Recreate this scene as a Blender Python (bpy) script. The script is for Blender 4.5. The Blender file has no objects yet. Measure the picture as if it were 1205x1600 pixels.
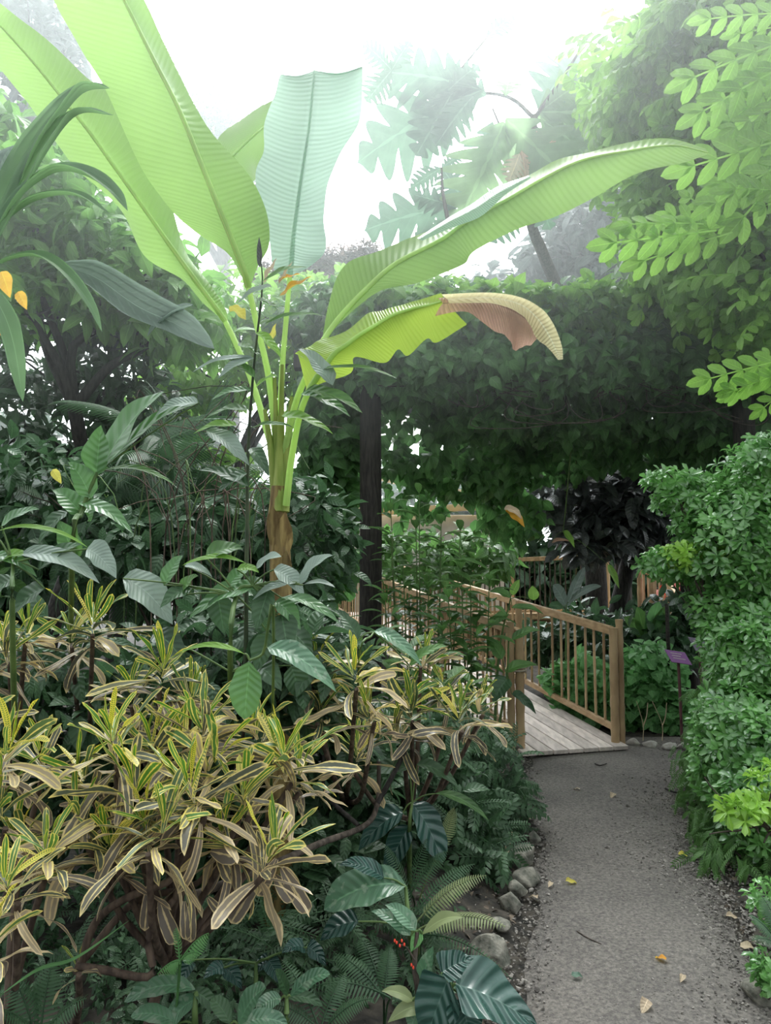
import bpy, math, random
import numpy as np
from mathutils import Vector

# ---------------------------------------------------------------- camera, light, exposure
SC = bpy.context.scene
COL = SC.collection
FPX = 1204.0                      # focal length in pixels of the 1205x1600 frame
PITCH = math.atan(90.0 / FPX)     # horizon at row 890
EYE = np.array([0.0, 0.0, 1.6])
cam_d = bpy.data.cameras.new('camera')
cam = bpy.data.objects.new('camera', cam_d)
COL.objects.link(cam)
cam.location = EYE
cam.rotation_euler = (math.pi / 2 + PITCH, 0, 0)
cam_d.sensor_fit = 'VERTICAL'
cam_d.sensor_height = 24.0
cam_d.lens = 24.0 * FPX / 1600.0
cam_d.clip_start = 0.05
cam_d.clip_end = 300
SC.camera = cam
SC.view_settings.view_transform = 'Standard'
SC.view_settings.look = 'None'
SC.view_settings.gamma = 1.0
SC.view_settings.use_curve_mapping = False
SC.view_settings.exposure = 0.5
SC.cycles.max_bounces = 7
SC.cycles.diffuse_bounces = 3
SC.cycles.glossy_bounces = 2
SC.cycles.transmission_bounces = 4
SC.cycles.transparent_max_bounces = 4

SKY_DIM, SKY_TOP, SKY_GLOW = 0.95, 1.75, 8.0
GLARE_HAZE = 0.025  # density of the added veil that stands in for lens glare
GLOW_DIR = Vector((0.02, 0.80, 0.62)).normalized()
world = bpy.data.worlds.new('sky')
SC.world = world
world.use_nodes = True
nt = world.node_tree
nt.nodes.clear()
w_out = nt.nodes.new('ShaderNodeOutputWorld')
w_bg = nt.nodes.new('ShaderNodeBackground')
w_tc = nt.nodes.new('ShaderNodeTexCoord')
w_sep = nt.nodes.new('ShaderNodeSeparateXYZ')
w_dot = nt.nodes.new('ShaderNodeVectorMath'); w_dot.operation = 'DOT_PRODUCT'
w_dot.inputs[1].default_value = GLOW_DIR
w_gl = nt.nodes.new('ShaderNodeMapRange'); w_gl.interpolation_type = 'SMOOTHSTEP'
w_gl.inputs['From Min'].default_value = 0.72; w_gl.inputs['From Max'].default_value = 1.0
w_gl.inputs['To Min'].default_value = 0.0; w_gl.inputs['To Max'].default_value = SKY_GLOW
w_el = nt.nodes.new('ShaderNodeMapRange'); w_el.interpolation_type = 'SMOOTHSTEP'
w_el.inputs['From Min'].default_value = -0.15; w_el.inputs['From Max'].default_value = 0.75
w_el.inputs['To Min'].default_value = SKY_DIM; w_el.inputs['To Max'].default_value = SKY_TOP
w_add = nt.nodes.new('ShaderNodeMath'); w_add.operation = 'ADD'
nt.links.new(w_tc.outputs['Generated'], w_dot.inputs[0])
nt.links.new(w_tc.outputs['Generated'], w_sep.inputs[0])
nt.links.new(w_dot.outputs['Value'], w_gl.inputs['Value'])
nt.links.new(w_sep.outputs['Z'], w_el.inputs['Value'])
nt.links.new(w_gl.outputs[0], w_add.inputs[0])
nt.links.new(w_el.outputs[0], w_add.inputs[1])
w_bk = nt.nodes.new('ShaderNodeMapRange'); w_bk.interpolation_type = 'SMOOTHSTEP'   # sky dimmed behind the viewer for backlight, in place of unseen trees
w_bk.inputs['From Min'].default_value = -0.5; w_bk.inputs['From Max'].default_value = 0.4
w_bk.inputs['To Min'].default_value = 0.5; w_bk.inputs['To Max'].default_value = 1.0
nt.links.new(w_sep.outputs['Y'], w_bk.inputs['Value'])
w_mul = nt.nodes.new('ShaderNodeMath'); w_mul.operation = 'MULTIPLY'
nt.links.new(w_add.outputs[0], w_mul.inputs[0]); nt.links.new(w_bk.outputs[0], w_mul.inputs[1])
nt.links.new(w_mul.outputs[0], w_bg.inputs['Strength'])
w_bg.inputs['Color'].default_value = (0.90, 0.97, 1.0, 1)
nt.links.new(w_bg.outputs[0], w_out.inputs['Surface'])

sun_d = bpy.data.lights.new('sun', 'SUN')
sun_d.energy = 1.6
sun_d.angle = math.radians(25)
sun_d.color = (1.0, 0.98, 0.92)
sun = bpy.data.objects.new('sun', sun_d)
COL.objects.link(sun)
sun.rotation_euler = Vector((0.12, 0.50, 0.86)).normalized().to_track_quat('Z', 'Y').to_euler()

hz_m = bpy.data.materials.new('glare_haze'); hz_m.use_nodes = True
hz_m.node_tree.nodes.clear()
hz_v = hz_m.node_tree.nodes.new('ShaderNodeVolumeScatter'); hz_o = hz_m.node_tree.nodes.new('ShaderNodeOutputMaterial')
hz_v.inputs['Color'].default_value = (0.93, 1.0, 0.98, 1)
hz_v.inputs['Density'].default_value = GLARE_HAZE; hz_v.inputs['Anisotropy'].default_value = 0.72
hz_m.node_tree.links.new(hz_v.outputs[0], hz_o.inputs['Volume'])
bpy.ops.mesh.primitive_cube_add(size=1, location=(0, 12, 8.3))
hz = bpy.context.object; hz.name = 'glare_haze'; hz.scale = (34, 30, 11.6); hz.data.materials.append(hz_m)  # scattering box added over the upper air to imitate glare
hz['label'] = 'added thin bright mist in the upper air, standing in for glare'; hz['category'] = 'glare_haze'; hz['kind'] = 'stuff'
SC.cycles.volume_bounces = 0

RNG = np.random.default_rng(11)
random.seed(5)

# ---------------------------------------------------------------- geometry helpers
cp, sp = math.cos(PITCH), math.sin(PITCH)
def pt(px, py, Y):
    """World point seen in the frame at (px, py) at distance Y."""
    a, b = (px - 602.5) / FPX, (800.0 - py) / FPX
    d = np.array([a, cp - b * sp, sp + b * cp])
    return EYE + d * (Y / d[1])
def ground(px, py, z=0.0):
    a, b = (px - 602.5) / FPX, (800.0 - py) / FPX
    d = np.array([a, cp - b * sp, sp + b * cp])
    return EYE + d * ((z - EYE[2]) / d[2])
def nrm(v):
    v = np.asarray(v, float)
    n = np.linalg.norm(v, axis=-1, keepdims=True)
    return v / np.maximum(n, 1e-9)

def tag(o, label=None, cat=None, group=None, kind=None):
    if label: o['label'] = label
    if cat: o['category'] = cat
    if group: o['group'] = group
    if kind: o['kind'] = kind
    return o
def thing(name, loc, label, cat, group=None):
    o = bpy.data.objects.new(name, None)
    o.empty_display_size = 0.1
    COL.objects.link(o)
    o.location = loc
    return tag(o, label, cat, group)

class MB:
    """Collects quads in world space and links them as one mesh object."""
    def __init__(self):
        self.v, self.f, self.uv, self.r, self.a, self.n = [], [], [], [], [], 0
    def add(self, verts, faces, uv, rnd=0.5, age=0.5):
        verts = np.asarray(verts, float).reshape(-1, 3)
        k = len(verts)
        self.v.append(verts)
        self.f.append(np.asarray(faces, int) + self.n)
        self.uv.append(np.asarray(uv, float).reshape(-1, 2))
        self.r.append(np.broadcast_to(np.asarray(rnd, float), (k,)).copy())
        self.a.append(np.broadcast_to(np.asarray(age, float), (k,)).copy())
        self.n += k
        return self
    def scatter(self, tpl, pos, F, N, s, rnd=None, age=0.5):
        """Copies of a template (verts, faces, uv): pos, forward F, normal N (k x 3), scale s (k)."""
        tv, tf, tuv = tpl
        pos = np.asarray(pos, float); k = len(pos)
        if k == 0: return self
        F = nrm(F); X = nrm(np.cross(F, N)); Z = np.cross(X, F)
        s = np.broadcast_to(np.asarray(s, float), (k,))
        V = (tv[None, :, 0, None] * X[:, None] + tv[None, :, 1, None] * F[:, None] + tv[None, :, 2, None] * Z[:, None])
        V = V * s[:, None, None] + pos[:, None]
        m = len(tv)
        faces = (tf[None] + (np.arange(k) * m)[:, None, None]).reshape(-1, 4)
        if rnd is None: rnd = RNG.random(k)
        self.v.append(V.reshape(-1, 3)); self.f.append(faces + self.n)
        self.uv.append(np.tile(tuv, (k, 1)))
        self.r.append(np.repeat(rnd, m)); self.a.append(np.repeat(np.broadcast_to(age, (k,)), m))
        self.n += k * m
        return self
    def tube(self, pts, rad, sides=6, rnd=0.5, ripple=0.0):
        P = np.asarray(pts, float); k = len(P)
        rad = np.interp(np.linspace(0, 1, k), np.linspace(0, 1, len(np.atleast_1d(rad))), np.atleast_1d(rad))
        if ripple: rad = rad * (1 + ripple * (RNG.random(k) - 0.5))
        T = nrm(np.gradient(P, axis=0))
        ref = np.array([0, 0, 1.0]) if abs(T[:, 2]).mean() < 0.8 else np.array([1.0, 0, 0])
        A = nrm(np.cross(T, ref)); B = np.cross(T, A)
        th = np.linspace(0, 2 * math.pi, sides, endpoint=False)
        V = P[:, None] + rad[:, None, None] * (np.cos(th)[None, :, None] * A[:, None] + np.sin(th)[None, :, None] * B[:, None])
        i, j = np.meshgrid(np.arange(k - 1), np.arange(sides), indexing='ij')
        j2 = (j + 1) % sides
        f = np.stack([i * sides + j, i * sides + j2, (i + 1) * sides + j2, (i + 1) * sides + j], -1).reshape(-1, 4)
        uv = np.stack(np.meshgrid(np.linspace(0, 1, k), np.linspace(0, 1, sides), indexing='ij')[::-1], -1).reshape(-1, 2)
        self.add(V.reshape(-1, 3), f, uv, rnd)
        for e, s in ((0, -1), (k - 1, 1)):       # end caps (a point a little beyond the end)
            c = P[e] + T[e] * s * rad[e] * 0.15
            ring = V[e]
            vv = np.vstack([ring, c]); q = []
            for a in range(sides):
                q.append([a, (a + 1) % sides, sides, sides] if s > 0 else [(a + 1) % sides, a, sides, sides])
            self.tris(vv, [[x[0], x[1], x[2]] for x in q], rnd)
        return self
    def tris(self, verts, tri, rnd=0.5):
        self.__dict__.setdefault('t', []).append(np.asarray(tri, int) + self.n)
        k = len(verts)
        self.v.append(np.asarray(verts, float)); self.uv.append(np.full((k, 2), 0.5))
        self.r.append(np.full(k, rnd)); self.a.append(np.full(k, 0.5)); self.n += k
        return self
    def box(self, c, size, X=(1, 0, 0), Y=(0, 1, 0), rnd=0.5):
        X = nrm(X); Y = nrm(Y); Z = np.cross(X, Y)
        h = np.asarray(size, float) / 2
        s = np.array([[x, y, z] for x in (-1, 1) for y in (-1, 1) for z in (-1, 1)], float) * h
        V = np.asarray(c, float) + s[:, :1] * X + s[:, 1:2] * Y + s[:, 2:] * Z
        f = [[0, 1, 3, 2], [4, 6, 7, 5], [0, 4, 5, 1], [2, 3, 7, 6], [0, 2, 6, 4], [1, 5, 7, 3]]
        return self.add(V, f, np.full((8, 2), 0.5), rnd)
    def beam(self, A, B, w, h, rnd=0.5):
        A, B = np.asarray(A, float), np.asarray(B, float)
        d = nrm(B - A)
        up = np.array([0, 0, 1.0]) if abs(d[2]) < 0.9 else np.array([0, 1.0, 0])
        X = nrm(np.cross(d, up))
        return self.box((A + B) / 2, (w, np.linalg.norm(B - A), h), X, d, rnd)
    def build(self, name, mat, parent=None, smooth=True, bevel=0.0):
        V = np.vstack(self.v)
        org = np.array(parent_loc(parent)) if parent is not None else np.array([V[:, 0].mean(), V[:, 1].mean(), V[:, 2].min()])
        V = V - org
        quads = np.vstack(self.f) if self.f else np.zeros((0, 4), int)
        tri = np.vstack(self.__dict__['t']) if 't' in self.__dict__ else np.zeros((0, 3), int)
        me = bpy.data.meshes.new(name)
        nq, ntr = len(quads), len(tri)
        me.vertices.add(len(V)); me.vertices.foreach_set('co', V.ravel().astype(np.float32))
        li = np.concatenate([quads.ravel(), tri.ravel()])
        me.loops.add(len(li)); me.loops.foreach_set('vertex_index', li.astype(np.int32))
        me.polygons.add(nq + ntr)
        st = np.concatenate([np.arange(nq) * 4, nq * 4 + np.arange(ntr) * 3])
        me.polygons.foreach_set('loop_start', st.astype(np.int32))
        me.polygons.foreach_set('use_smooth', np.full(nq + ntr, smooth))
        uvl = me.uv_layers.new(name='uv')
        uvl.data.foreach_set('uv', np.vstack(self.uv)[li].ravel().astype(np.float32))
        for nm, arr in (('rnd', self.r), ('age', self.a)):
            at = me.attributes.new(nm, 'FLOAT', 'POINT')
            at.data.foreach_set('value', np.concatenate(arr).astype(np.float32))
        me.update(calc_edges=True)
        me.validate(clean_customdata=False)
        me.materials.append(mat)
        o = bpy.data.objects.new(name, me)
        COL.objects.link(o)
        if parent is None: o.location = org
        else: o.parent = parent
        if bevel:
            b = o.modifiers.new('edge', 'BEVEL'); b.width = bevel; b.segments = 2; b.limit_method = 'ANGLE'
        return o
def parent_loc(p):
    l = Vector(p.location)
    while p.parent is not None:
        p = p.parent; l = l + p.location
    return l

def curve(pts, n=16):
    """Smooth polyline through points (Catmull-Rom)."""
    P = np.asarray(pts, float); k = len(P)
    if k < 3: return np.array([P[0] + (P[-1] - P[0]) * t for t in np.linspace(0, 1, n)])
    Q = np.vstack([2 * P[0] - P[1], P, 2 * P[-1] - P[-2]])
    out = []
    for t in np.linspace(0, k - 1 - 1e-6, n):
        i = int(t); u = t - i
        a, b, c, d = Q[i:i + 4]
        out.append(0.5 * (2 * b + (c - a) * u + (2 * a - 5 * b + 4 * c - d) * u * u + (3 * b - a - 3 * c + d) * u ** 3))
    return np.array(out)

PROF = {   # half-width of a leaf along its length
    'ovate':   ([0, .04, .12, .3, .5, .7, .87, .96, 1], [.02, .35, .75, 1, .93, .68, .32, .1, .0]),
    'heart':   ([0, .02, .08, .25, .45, .7, .87, .96, 1], [.15, .7, .95, 1, .88, .55, .25, .08, .0]),
    'lance':   ([0, .1, .25, .45, .7, .88, .96, 1], [.03, .35, .8, 1, .75, .38, .14, 0]),
    'elliptic': ([0, .06, .2, .5, .8, .93, .98, 1], [.03, .3, .75, 1, .75, .38, .15, 0]),
    'obovate': ([0, .15, .4, .65, .82, .93, .98, 1], [.08, .2, .6, .98, 1, .75, .4, .05]),
    'strap':   ([0, .08, .25, .55, .82, .93, .98, 1], [.28, .45, .75, 1, .98, .72, .4, .05]),
    'ivy':     ([0, .05, .2, .36, .48, .6, .8, .93, 1], [.1, .6, .8, 1, .62, .58, .28, .1, .0]),
    'pinna':   ([0, .03, .2, .5, .8, 1], [.5, 1, .95, .75, .5, .05]),
}
def leafgeo(prof, w, n=6, m=2, bend=0.5, fold=0.25, wave=0.0, wk=9.0, stalk=0.0, curl=0.0, seed=0, notch=0.0, twist=0.0, side=0.0):
    """A unit-length leaf: x across, y along, z up. w = full width / length."""
    t = np.linspace(0, 1, n + 1)
    t = t + 0.0 * t
    hw = np.interp(t, *PROF[prof]) * w / 2
    th = bend * (t - 0.25) ** 1 - bend * -0.25
    th = -bend * t
    dl = 1.0 / n
    y = np.concatenate([[0], np.cumsum(np.cos((th[1:] + th[:-1]) / 2) * dl)])
    z = np.concatenate([[0], np.cumsum(np.sin((th[1:] + th[:-1]) / 2) * dl)])
    u = np.linspace(-1, 1, m + 1)
    T, U = np.meshgrid(np.arange(n + 1), u, indexing='ij')
    Tt = t[T]
    ph = seed * 1.7
    X = U * hw[T]
    if notch: X = X * (1 - notch * np.abs(U) * (0.5 + 0.5 * np.sin(Tt * wk * 6)))
    up = np.abs(X) * fold - curl * X * X / max(w, 1e-3) + wave * w * np.abs(U) ** 2 * np.sin(Tt * wk + ph + (U > 0) * 1.3) * (hw[T] / (w / 2))
    nz, ny = np.cos(th)[T], -np.sin(th)[T]
    if twist: X, up = X * np.cos(twist * Tt) - up * np.sin(twist * Tt), X * np.sin(twist * Tt) + up * np.cos(twist * Tt)
    X = X + side * Tt ** 2
    V = np.stack([X, y[T] + ny * up, z[T] + nz * up], -1).reshape(-1, 3)
    V[:, 1] += stalk; 
    uv = np.stack([(U + 1) / 2, Tt], -1).reshape(-1, 2)
    i, j = np.meshgrid(np.arange(n), np.arange(m), indexing='ij')
    a = i * (m + 1) + j
    f = np.stack([a, a + 1, a + m + 2, a + m + 1], -1).reshape(-1, 4)
    if stalk:
        k = len(V); r = 0.006
        V = np.vstack([V, [[-r, 0, 0], [r, 0, 0], [r, stalk * 1.02, 0], [-r, stalk * 1.02, 0]]])
        uv = np.vstack([uv, [[.5, 0.02]] * 4]); f = np.vstack([f, [[k, k + 1, k + 2, k + 3]]])
    return V, f, uv

def lobed(n_lobe=5, w=0.75, depth=0.7, n=44, bend=0.5, fwd=0.6):
    t = np.linspace(0, 1, n + 1)
    env = np.interp(t, [0, .1, .3, .6, .85, 1], [.12, .55, 1, .95, .55, .02]) * w / 2
    ph = (t * n_lobe) % 1.0
    tooth = np.sin(math.pi * np.clip(ph * 1.06, 0, 1)) ** 0.75
    hw = env * (1 - depth + depth * tooth)
    u = np.linspace(-1, 1, 5)
    T, U = np.meshgrid(np.arange(n + 1), u, indexing='ij')
    X = U * hw[T]
    Yl = t[T] + fwd * np.abs(X) * (1 - t[T] * .6)
    Z = -bend * Yl ** 2 * 0.5 - 0.35 * np.abs(X) ** 1.5
    V = np.stack([X, Yl, Z], -1).reshape(-1, 3)
    uv = np.stack([(U + 1) / 2, t[T]], -1).reshape(-1, 2)
    i, j = np.meshgrid(np.arange(n), np.arange(4), indexing='ij')
    a = i * 5 + j
    return V, np.stack([a, a + 1, a + 6, a + 5], -1).reshape(-1, 4), uv

def merge_tpl(parts):
    V, F, U, n = [], [], [], 0
    for v, f, u in parts:
        V.append(v); F.append(f + n); U.append(u); n += len(v)
    return np.vstack(V), np.vstack(F), np.vstack(U)
def place_tpl(tpl, pos, F, N, s):
    v, f, u = tpl
    F = nrm(F); X = nrm(np.cross(F, N)); Z = np.cross(X, F)
    return (np.asarray(pos) + s * (v[:, :1] * X + v[:, 1:2] * F + v[:, 2:] * Z), f, u)
def pinnate(npair=5, leaf=None, lw=0.45, ll=0.34, droop=0.25, terminal=True, ang=0.95):
    """A compound leaf, unit length."""
    leaf = leaf or leafgeo('elliptic', lw, 4, 2, 0.4, 0.2)
    parts = []
    for i in range(npair):
        t = 0.18 + 0.75 * i / max(npair - 1, 1)
        c = np.array([0, t, -droop * t * t])
        for s in (-1, 1):
            F = np.array([s * math.sin(ang), math.cos(ang), -0.25 - droop * t])
            parts.append(place_tpl(leaf, c, F, (0, 0, 1), ll * (1 - 0.25 * abs(t - 0.5))))
    if terminal: parts.append(place_tpl(leaf, (0, 0.95, -droop * 0.9), (0, 1, -2 * droop), (0, 0, 1), ll))
    r = 0.008
    tt = np.linspace(0, 0.96, 5)
    V = np.array([[s * r, t, -droop * t * t] for t in tt for s in (-1, 1)])
    f = np.array([[2 * i, 2 * i + 1, 2 * i + 3, 2 * i + 2] for i in range(4)])
    parts.append((V, f, np.tile([[.5, .02]], (len(V), 1))))
    return merge_tpl(parts)

# ---------------------------------------------------------------- materials
MATS = {}
def new_mat(name):
    m = bpy.data.materials.new(name); m.use_nodes = True
    nt = m.node_tree; nt.nodes.clear()
    return m, nt, nt.nodes, nt.links
def rgb(c): return (c[0], c[1], c[2], 1)
def math_n(N, L, op, a, b=None, c=None):
    n = N.new('ShaderNodeMath'); n.operation = op
    for i, x in enumerate((a, b, c)):
        if x is None: continue
        if isinstance(x, (int, float)): n.inputs[i].default_value = x
        else: L.new(x, n.inputs[i])
    return n.outputs[0]
def mixc(N, L, fac, a, b, mode='MIX'):
    n = N.new('ShaderNodeMix'); n.data_type = 'RGBA'; n.blend_type = mode
    for k, x in ((0, fac), (6, a), (7, b)):
        if isinstance(x, (int, float)): n.inputs[k].default_value = x
        elif isinstance(x, tuple): n.inputs[k].default_value = rgb(x)
        else: L.new(x, n.inputs[k])
    return n.outputs[2]
def smooth_step(N, L, x, lo, hi):
    n = N.new('ShaderNodeMapRange'); n.interpolation_type = 'SMOOTHSTEP'
    L.new(x, n.inputs['Value'])
    n.inputs['From Min'].default_value = lo; n.inputs['From Max'].default_value = hi
    return n.outputs[0]

def leaf_mat(name, col, dark=None, trans=None, tf=0.35, rough=0.4, spec=0.5, veins=0, slant=1.0, vein_col=None, bump=0.3, rib=0.035, spots=None, vein_amt=0.16, cscale=6.0):
    """Leaf: colour varies from leaf to leaf (attribute rnd), side veins and midrib follow the leaf's own uv."""
    m, nt, N, L = new_mat(name)
    out = N.new('ShaderNodeOutputMaterial')
    at = N.new('ShaderNodeAttribute'); at.attribute_name = 'rnd'
    uv = N.new('ShaderNodeUVMap'); uv.uv_map = 'uv'
    sep = N.new('ShaderNodeSeparateXYZ'); L.new(uv.outputs[0], sep.inputs[0])
    au = math_n(N, L, 'ABSOLUTE', math_n(N, L, 'SUBTRACT', sep.outputs[0], 0.5))
    dark = dark or tuple(x * 0.45 for x in col)
    c = mixc(N, L, at.outputs['Fac'], dark, col)
    no = N.new('ShaderNodeTexNoise'); no.inputs['Scale'].default_value = cscale; no.inputs['Detail'].default_value = 3
    geo = N.new('ShaderNodeTexCoord'); L.new(geo.outputs['Object'], no.inputs['Vector'])
    c = mixc(N, L, smooth_step(N, L, no.outputs['Fac'], 0.35, 0.7), c, tuple(min(1, x * 1.25 + .01) for x in col))
    height = None
    vc = vein_col or tuple(min(1, x * 1.8 + 0.02) for x in col)
    if veins:
        s = math_n(N, L, 'SUBTRACT', math_n(N, L, 'MULTIPLY', sep.outputs[1], float(veins)), math_n(N, L, 'MULTIPLY', au, slant * 2))
        wv = math_n(N, L, 'SINE', math_n(N, L, 'MULTIPLY', s, 2 * math.pi))
        line = smooth_step(N, L, wv, 0.75, 1.0)
        c = mixc(N, L, math_n(N, L, 'MULTIPLY', line, vein_amt), c, vc)
        height = wv
    mid = math_n(N, L, 'SUBTRACT', 1.0, smooth_step(N, L, au, rib * 0.5, rib))
    c = mixc(N, L, math_n(N, L, 'MULTIPLY', mid, 0.8), c, vc)
    if spots:
        n2 = N.new('ShaderNodeTexNoise'); n2.inputs['Scale'].default_value = spots[1]; n2.inputs['Detail'].default_value = 2
        L.new(geo.outputs['Object'], n2.inputs['Vector'])
        c = mixc(N, L, smooth_step(N, L, n2.outputs['Fac'], spots[2], spots[2] + 0.06), c, spots[0])
    p = N.new('ShaderNodeBsdfPrincipled')
    L.new(c, p.inputs['Base Color']); p.inputs['Roughness'].default_value = rough
    p.inputs['Specular IOR Level'].default_value = spec
    if height is not None and bump:
        b = N.new('ShaderNodeBump'); b.inputs['Strength'].default_value = bump; b.inputs['Distance'].default_value = 0.004
        L.new(height, b.inputs['Height']); L.new(b.outputs[0], p.inputs['Normal'])
    tr = N.new('ShaderNodeBsdfTranslucent')
    tc = trans or tuple(min(1, x * 2.2 + 0.02) for x in col)
    ct = mixc(N, L, 0.6, c, tc)
    L.new(ct, tr.inputs['Color'])
    mx = N.new('ShaderNodeMixShader'); mx.inputs[0].default_value = tf
    L.new(p.outputs[0], mx.inputs[1]); L.new(tr.outputs[0], mx.inputs[2])
    L.new(mx.outputs[0], out.inputs['Surface'])
    MATS[name] = m
    return m

def rough_mat(name, a, b, scale=8, rough=0.85, bump=0.4, stretch=(1, 1, 1), dist=0.01, detail=6, spec=0.3, lo=0.3, hi=0.7):
    m, nt, N, L = new_mat(name)
    out = N.new('ShaderNodeOutputMaterial'); p = N.new('ShaderNodeBsdfPrincipled')
    tc = N.new('ShaderNodeTexCoord'); mp = N.new('ShaderNodeMapping'); mp.inputs['Scale'].default_value = stretch
    no = N.new('ShaderNodeTexNoise'); no.inputs['Scale'].default_value = scale; no.inputs['Detail'].default_value = detail
    L.new(tc.outputs['Object'], mp.inputs[0]); L.new(mp.outputs[0], no.inputs['Vector'])
    at = N.new('ShaderNodeAttribute'); at.attribute_name = 'rnd'
    c = mixc(N, L, smooth_step(N, L, no.outputs['Fac'], lo, hi), a, b)
    c = mixc(N, L, 1.0, c, mixc(N, L, at.outputs['Fac'], (0.6, 0.6, 0.6), (1.35, 1.35, 1.35)), 'MULTIPLY')
    L.new(c, p.inputs['Base Color']); p.inputs['Roughness'].default_value = rough
    p.inputs['Specular IOR Level'].default_value = spec
    bm = N.new('ShaderNodeBump'); bm.inputs['Strength'].default_value = bump; bm.inputs['Distance'].default_value = dist
    L.new(no.outputs['Fac'], bm.inputs['Height']); L.new(bm.outputs[0], p.inputs['Normal'])
    L.new(p.outputs[0], out.inputs['Surface'])
    return m

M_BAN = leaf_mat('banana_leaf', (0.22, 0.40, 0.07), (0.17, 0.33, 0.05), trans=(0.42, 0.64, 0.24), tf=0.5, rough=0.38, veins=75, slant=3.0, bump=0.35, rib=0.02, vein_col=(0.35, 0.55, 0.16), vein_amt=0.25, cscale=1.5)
M_BANW = leaf_mat('sky_glare_banana_leaf', (0.45, 0.62, 0.50), (0.40, 0.58, 0.46), trans=(0.70, 0.95, 0.78), tf=0.6, rough=0.22, spec=0.8, veins=55, slant=1.0, bump=0.6, rib=0.025, vein_col=(0.5, 0.7, 0.5), vein_amt=0.3, cscale=1.5)  # pale copy of the banana leaf, sky glare put into the colour
M_BANY = leaf_mat('lime_banana_leaf', (0.32, 0.50, 0.06), (0.26, 0.44, 0.05), trans=(0.75, 0.95, 0.15), tf=0.55, rough=0.3, veins=60, slant=2.0, bump=0.4, rib=0.025, vein_col=(0.5, 0.6, 0.12), vein_amt=0.25, cscale=2)
M_BANRIB = leaf_mat('banana_midrib', (0.55, 0.75, 0.28), (0.5, 0.7, 0.25), trans=(.8, 1, .4), tf=0.5, rough=0.4)
M_BANSTEM = rough_mat('banana_stem', (0.16, 0.24, 0.04), (0.36, 0.42, 0.11), 5, 0.5, 0.3, (6, 6, .8))
M_BANBARK = rough_mat('banana_bark', (0.14, 0.09, 0.035), (0.34, 0.25, 0.10), 7, 0.7, 0.6, (7, 7, .8))
M_WITHER = leaf_mat('withered_leaf', (0.66, 0.42, 0.32), (0.52, 0.30, 0.22), trans=(0.95, 0.65, 0.5), tf=0.45, rough=0.6, veins=40, slant=2, bump=1.0, vein_col=(0.22, 0.10, 0.06), vein_amt=0.5, cscale=9)
M_WITHY = leaf_mat('withered_leaf_edge', (0.76, 0.70, 0.40), (0.66, 0.56, 0.25), trans=(1, 0.95, 0.6), tf=0.4, rough=0.5, veins=30, slant=1, bump=0.9, cscale=5)

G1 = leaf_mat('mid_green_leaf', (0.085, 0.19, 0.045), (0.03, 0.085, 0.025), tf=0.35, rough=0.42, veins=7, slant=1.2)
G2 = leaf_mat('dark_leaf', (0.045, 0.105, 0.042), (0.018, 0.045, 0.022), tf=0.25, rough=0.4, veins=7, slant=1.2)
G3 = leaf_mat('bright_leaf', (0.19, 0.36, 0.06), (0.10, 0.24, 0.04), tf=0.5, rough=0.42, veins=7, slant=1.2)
G4 = leaf_mat('glossy_hedge_leaf', (0.15, 0.34, 0.09), (0.05, 0.15, 0.05), tf=0.3, rough=0.2, spec=1.0)
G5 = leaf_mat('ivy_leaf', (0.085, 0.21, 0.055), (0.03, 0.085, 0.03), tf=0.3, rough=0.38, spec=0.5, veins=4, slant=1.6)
G5L = leaf_mat('lit_vine_leaf', (0.16, 0.34, 0.07), (0.07, 0.18, 0.045), tf=0.4, rough=0.38, spec=0.5, veins=4, slant=1.6)  # lighter ivy copy with top light painted in; reused on a tree
G6 = leaf_mat('blue_grey_leaf', (0.14, 0.19, 0.16), (0.05, 0.08, 0.07), tf=0.15, rough=0.3, spec=0.7, veins=8)
G7 = leaf_mat('purple_dark_leaf', (0.075, 0.085, 0.08), (0.022, 0.028, 0.028), tf=0.1, rough=0.32, spec=0.6, veins=8)
G8 = leaf_mat('herb_leaf', (0.15, 0.35, 0.12), (0.08, 0.22, 0.07), tf=0.3, rough=0.6, veins=5)
G9 = leaf_mat('lime_hedge_leaf', (0.26, 0.46, 0.06), (0.15, 0.33, 0.05), tf=0.3, rough=0.28, spec=0.6)
GB = leaf_mat('broad_leaf', (0.10, 0.22, 0.085), (0.06, 0.15, 0.06), trans=(0.22, 0.5, 0.12), tf=0.25, rough=0.3, spec=0.65, veins=8, slant=1.2, bump=0.3, rib=0.02)
GP = leaf_mat('pleated_leaf', (0.17, 0.29, 0.16), (0.12, 0.22, 0.12), trans=(0.3, 0.55, 0.2), tf=0.4, rough=0.35, spec=0.6, veins=0, rib=0.02)
GU = leaf_mat('pale_underside_leaf', (0.22, 0.29, 0.24), (0.17, 0.23, 0.19), tf=0.3, rough=0.4, spec=0.6, veins=12, slant=2, bump=0.25, rib=0.015)
GV = leaf_mat('mottled_leaf', (0.085, 0.19, 0.10), (0.06, 0.15, 0.085), tf=0.15, rough=0.3, spec=0.6, veins=10, slant=1.5, spots=((0.20, 0.30, 0.20), 38, 0.56), bump=0.25)
GT = leaf_mat('taro_leaf', (0.028, 0.085, 0.065), (0.02, 0.06, 0.05), tf=0.12, rough=0.25, spec=0.7, veins=6, slant=1.2, bump=0.8, rib=0.02, vein_col=(0.10, 0.19, 0.15), vein_amt=0.4)
GF = leaf_mat('fern_leaf', (0.055, 0.125, 0.055), (0.03, 0.075, 0.035), tf=0.3, rough=0.5)
GFY = leaf_mat('yellowish_fern_leaf', (0.24, 0.29, 0.13), (0.17, 0.22, 0.10), tf=0.3, rough=0.5)
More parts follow.
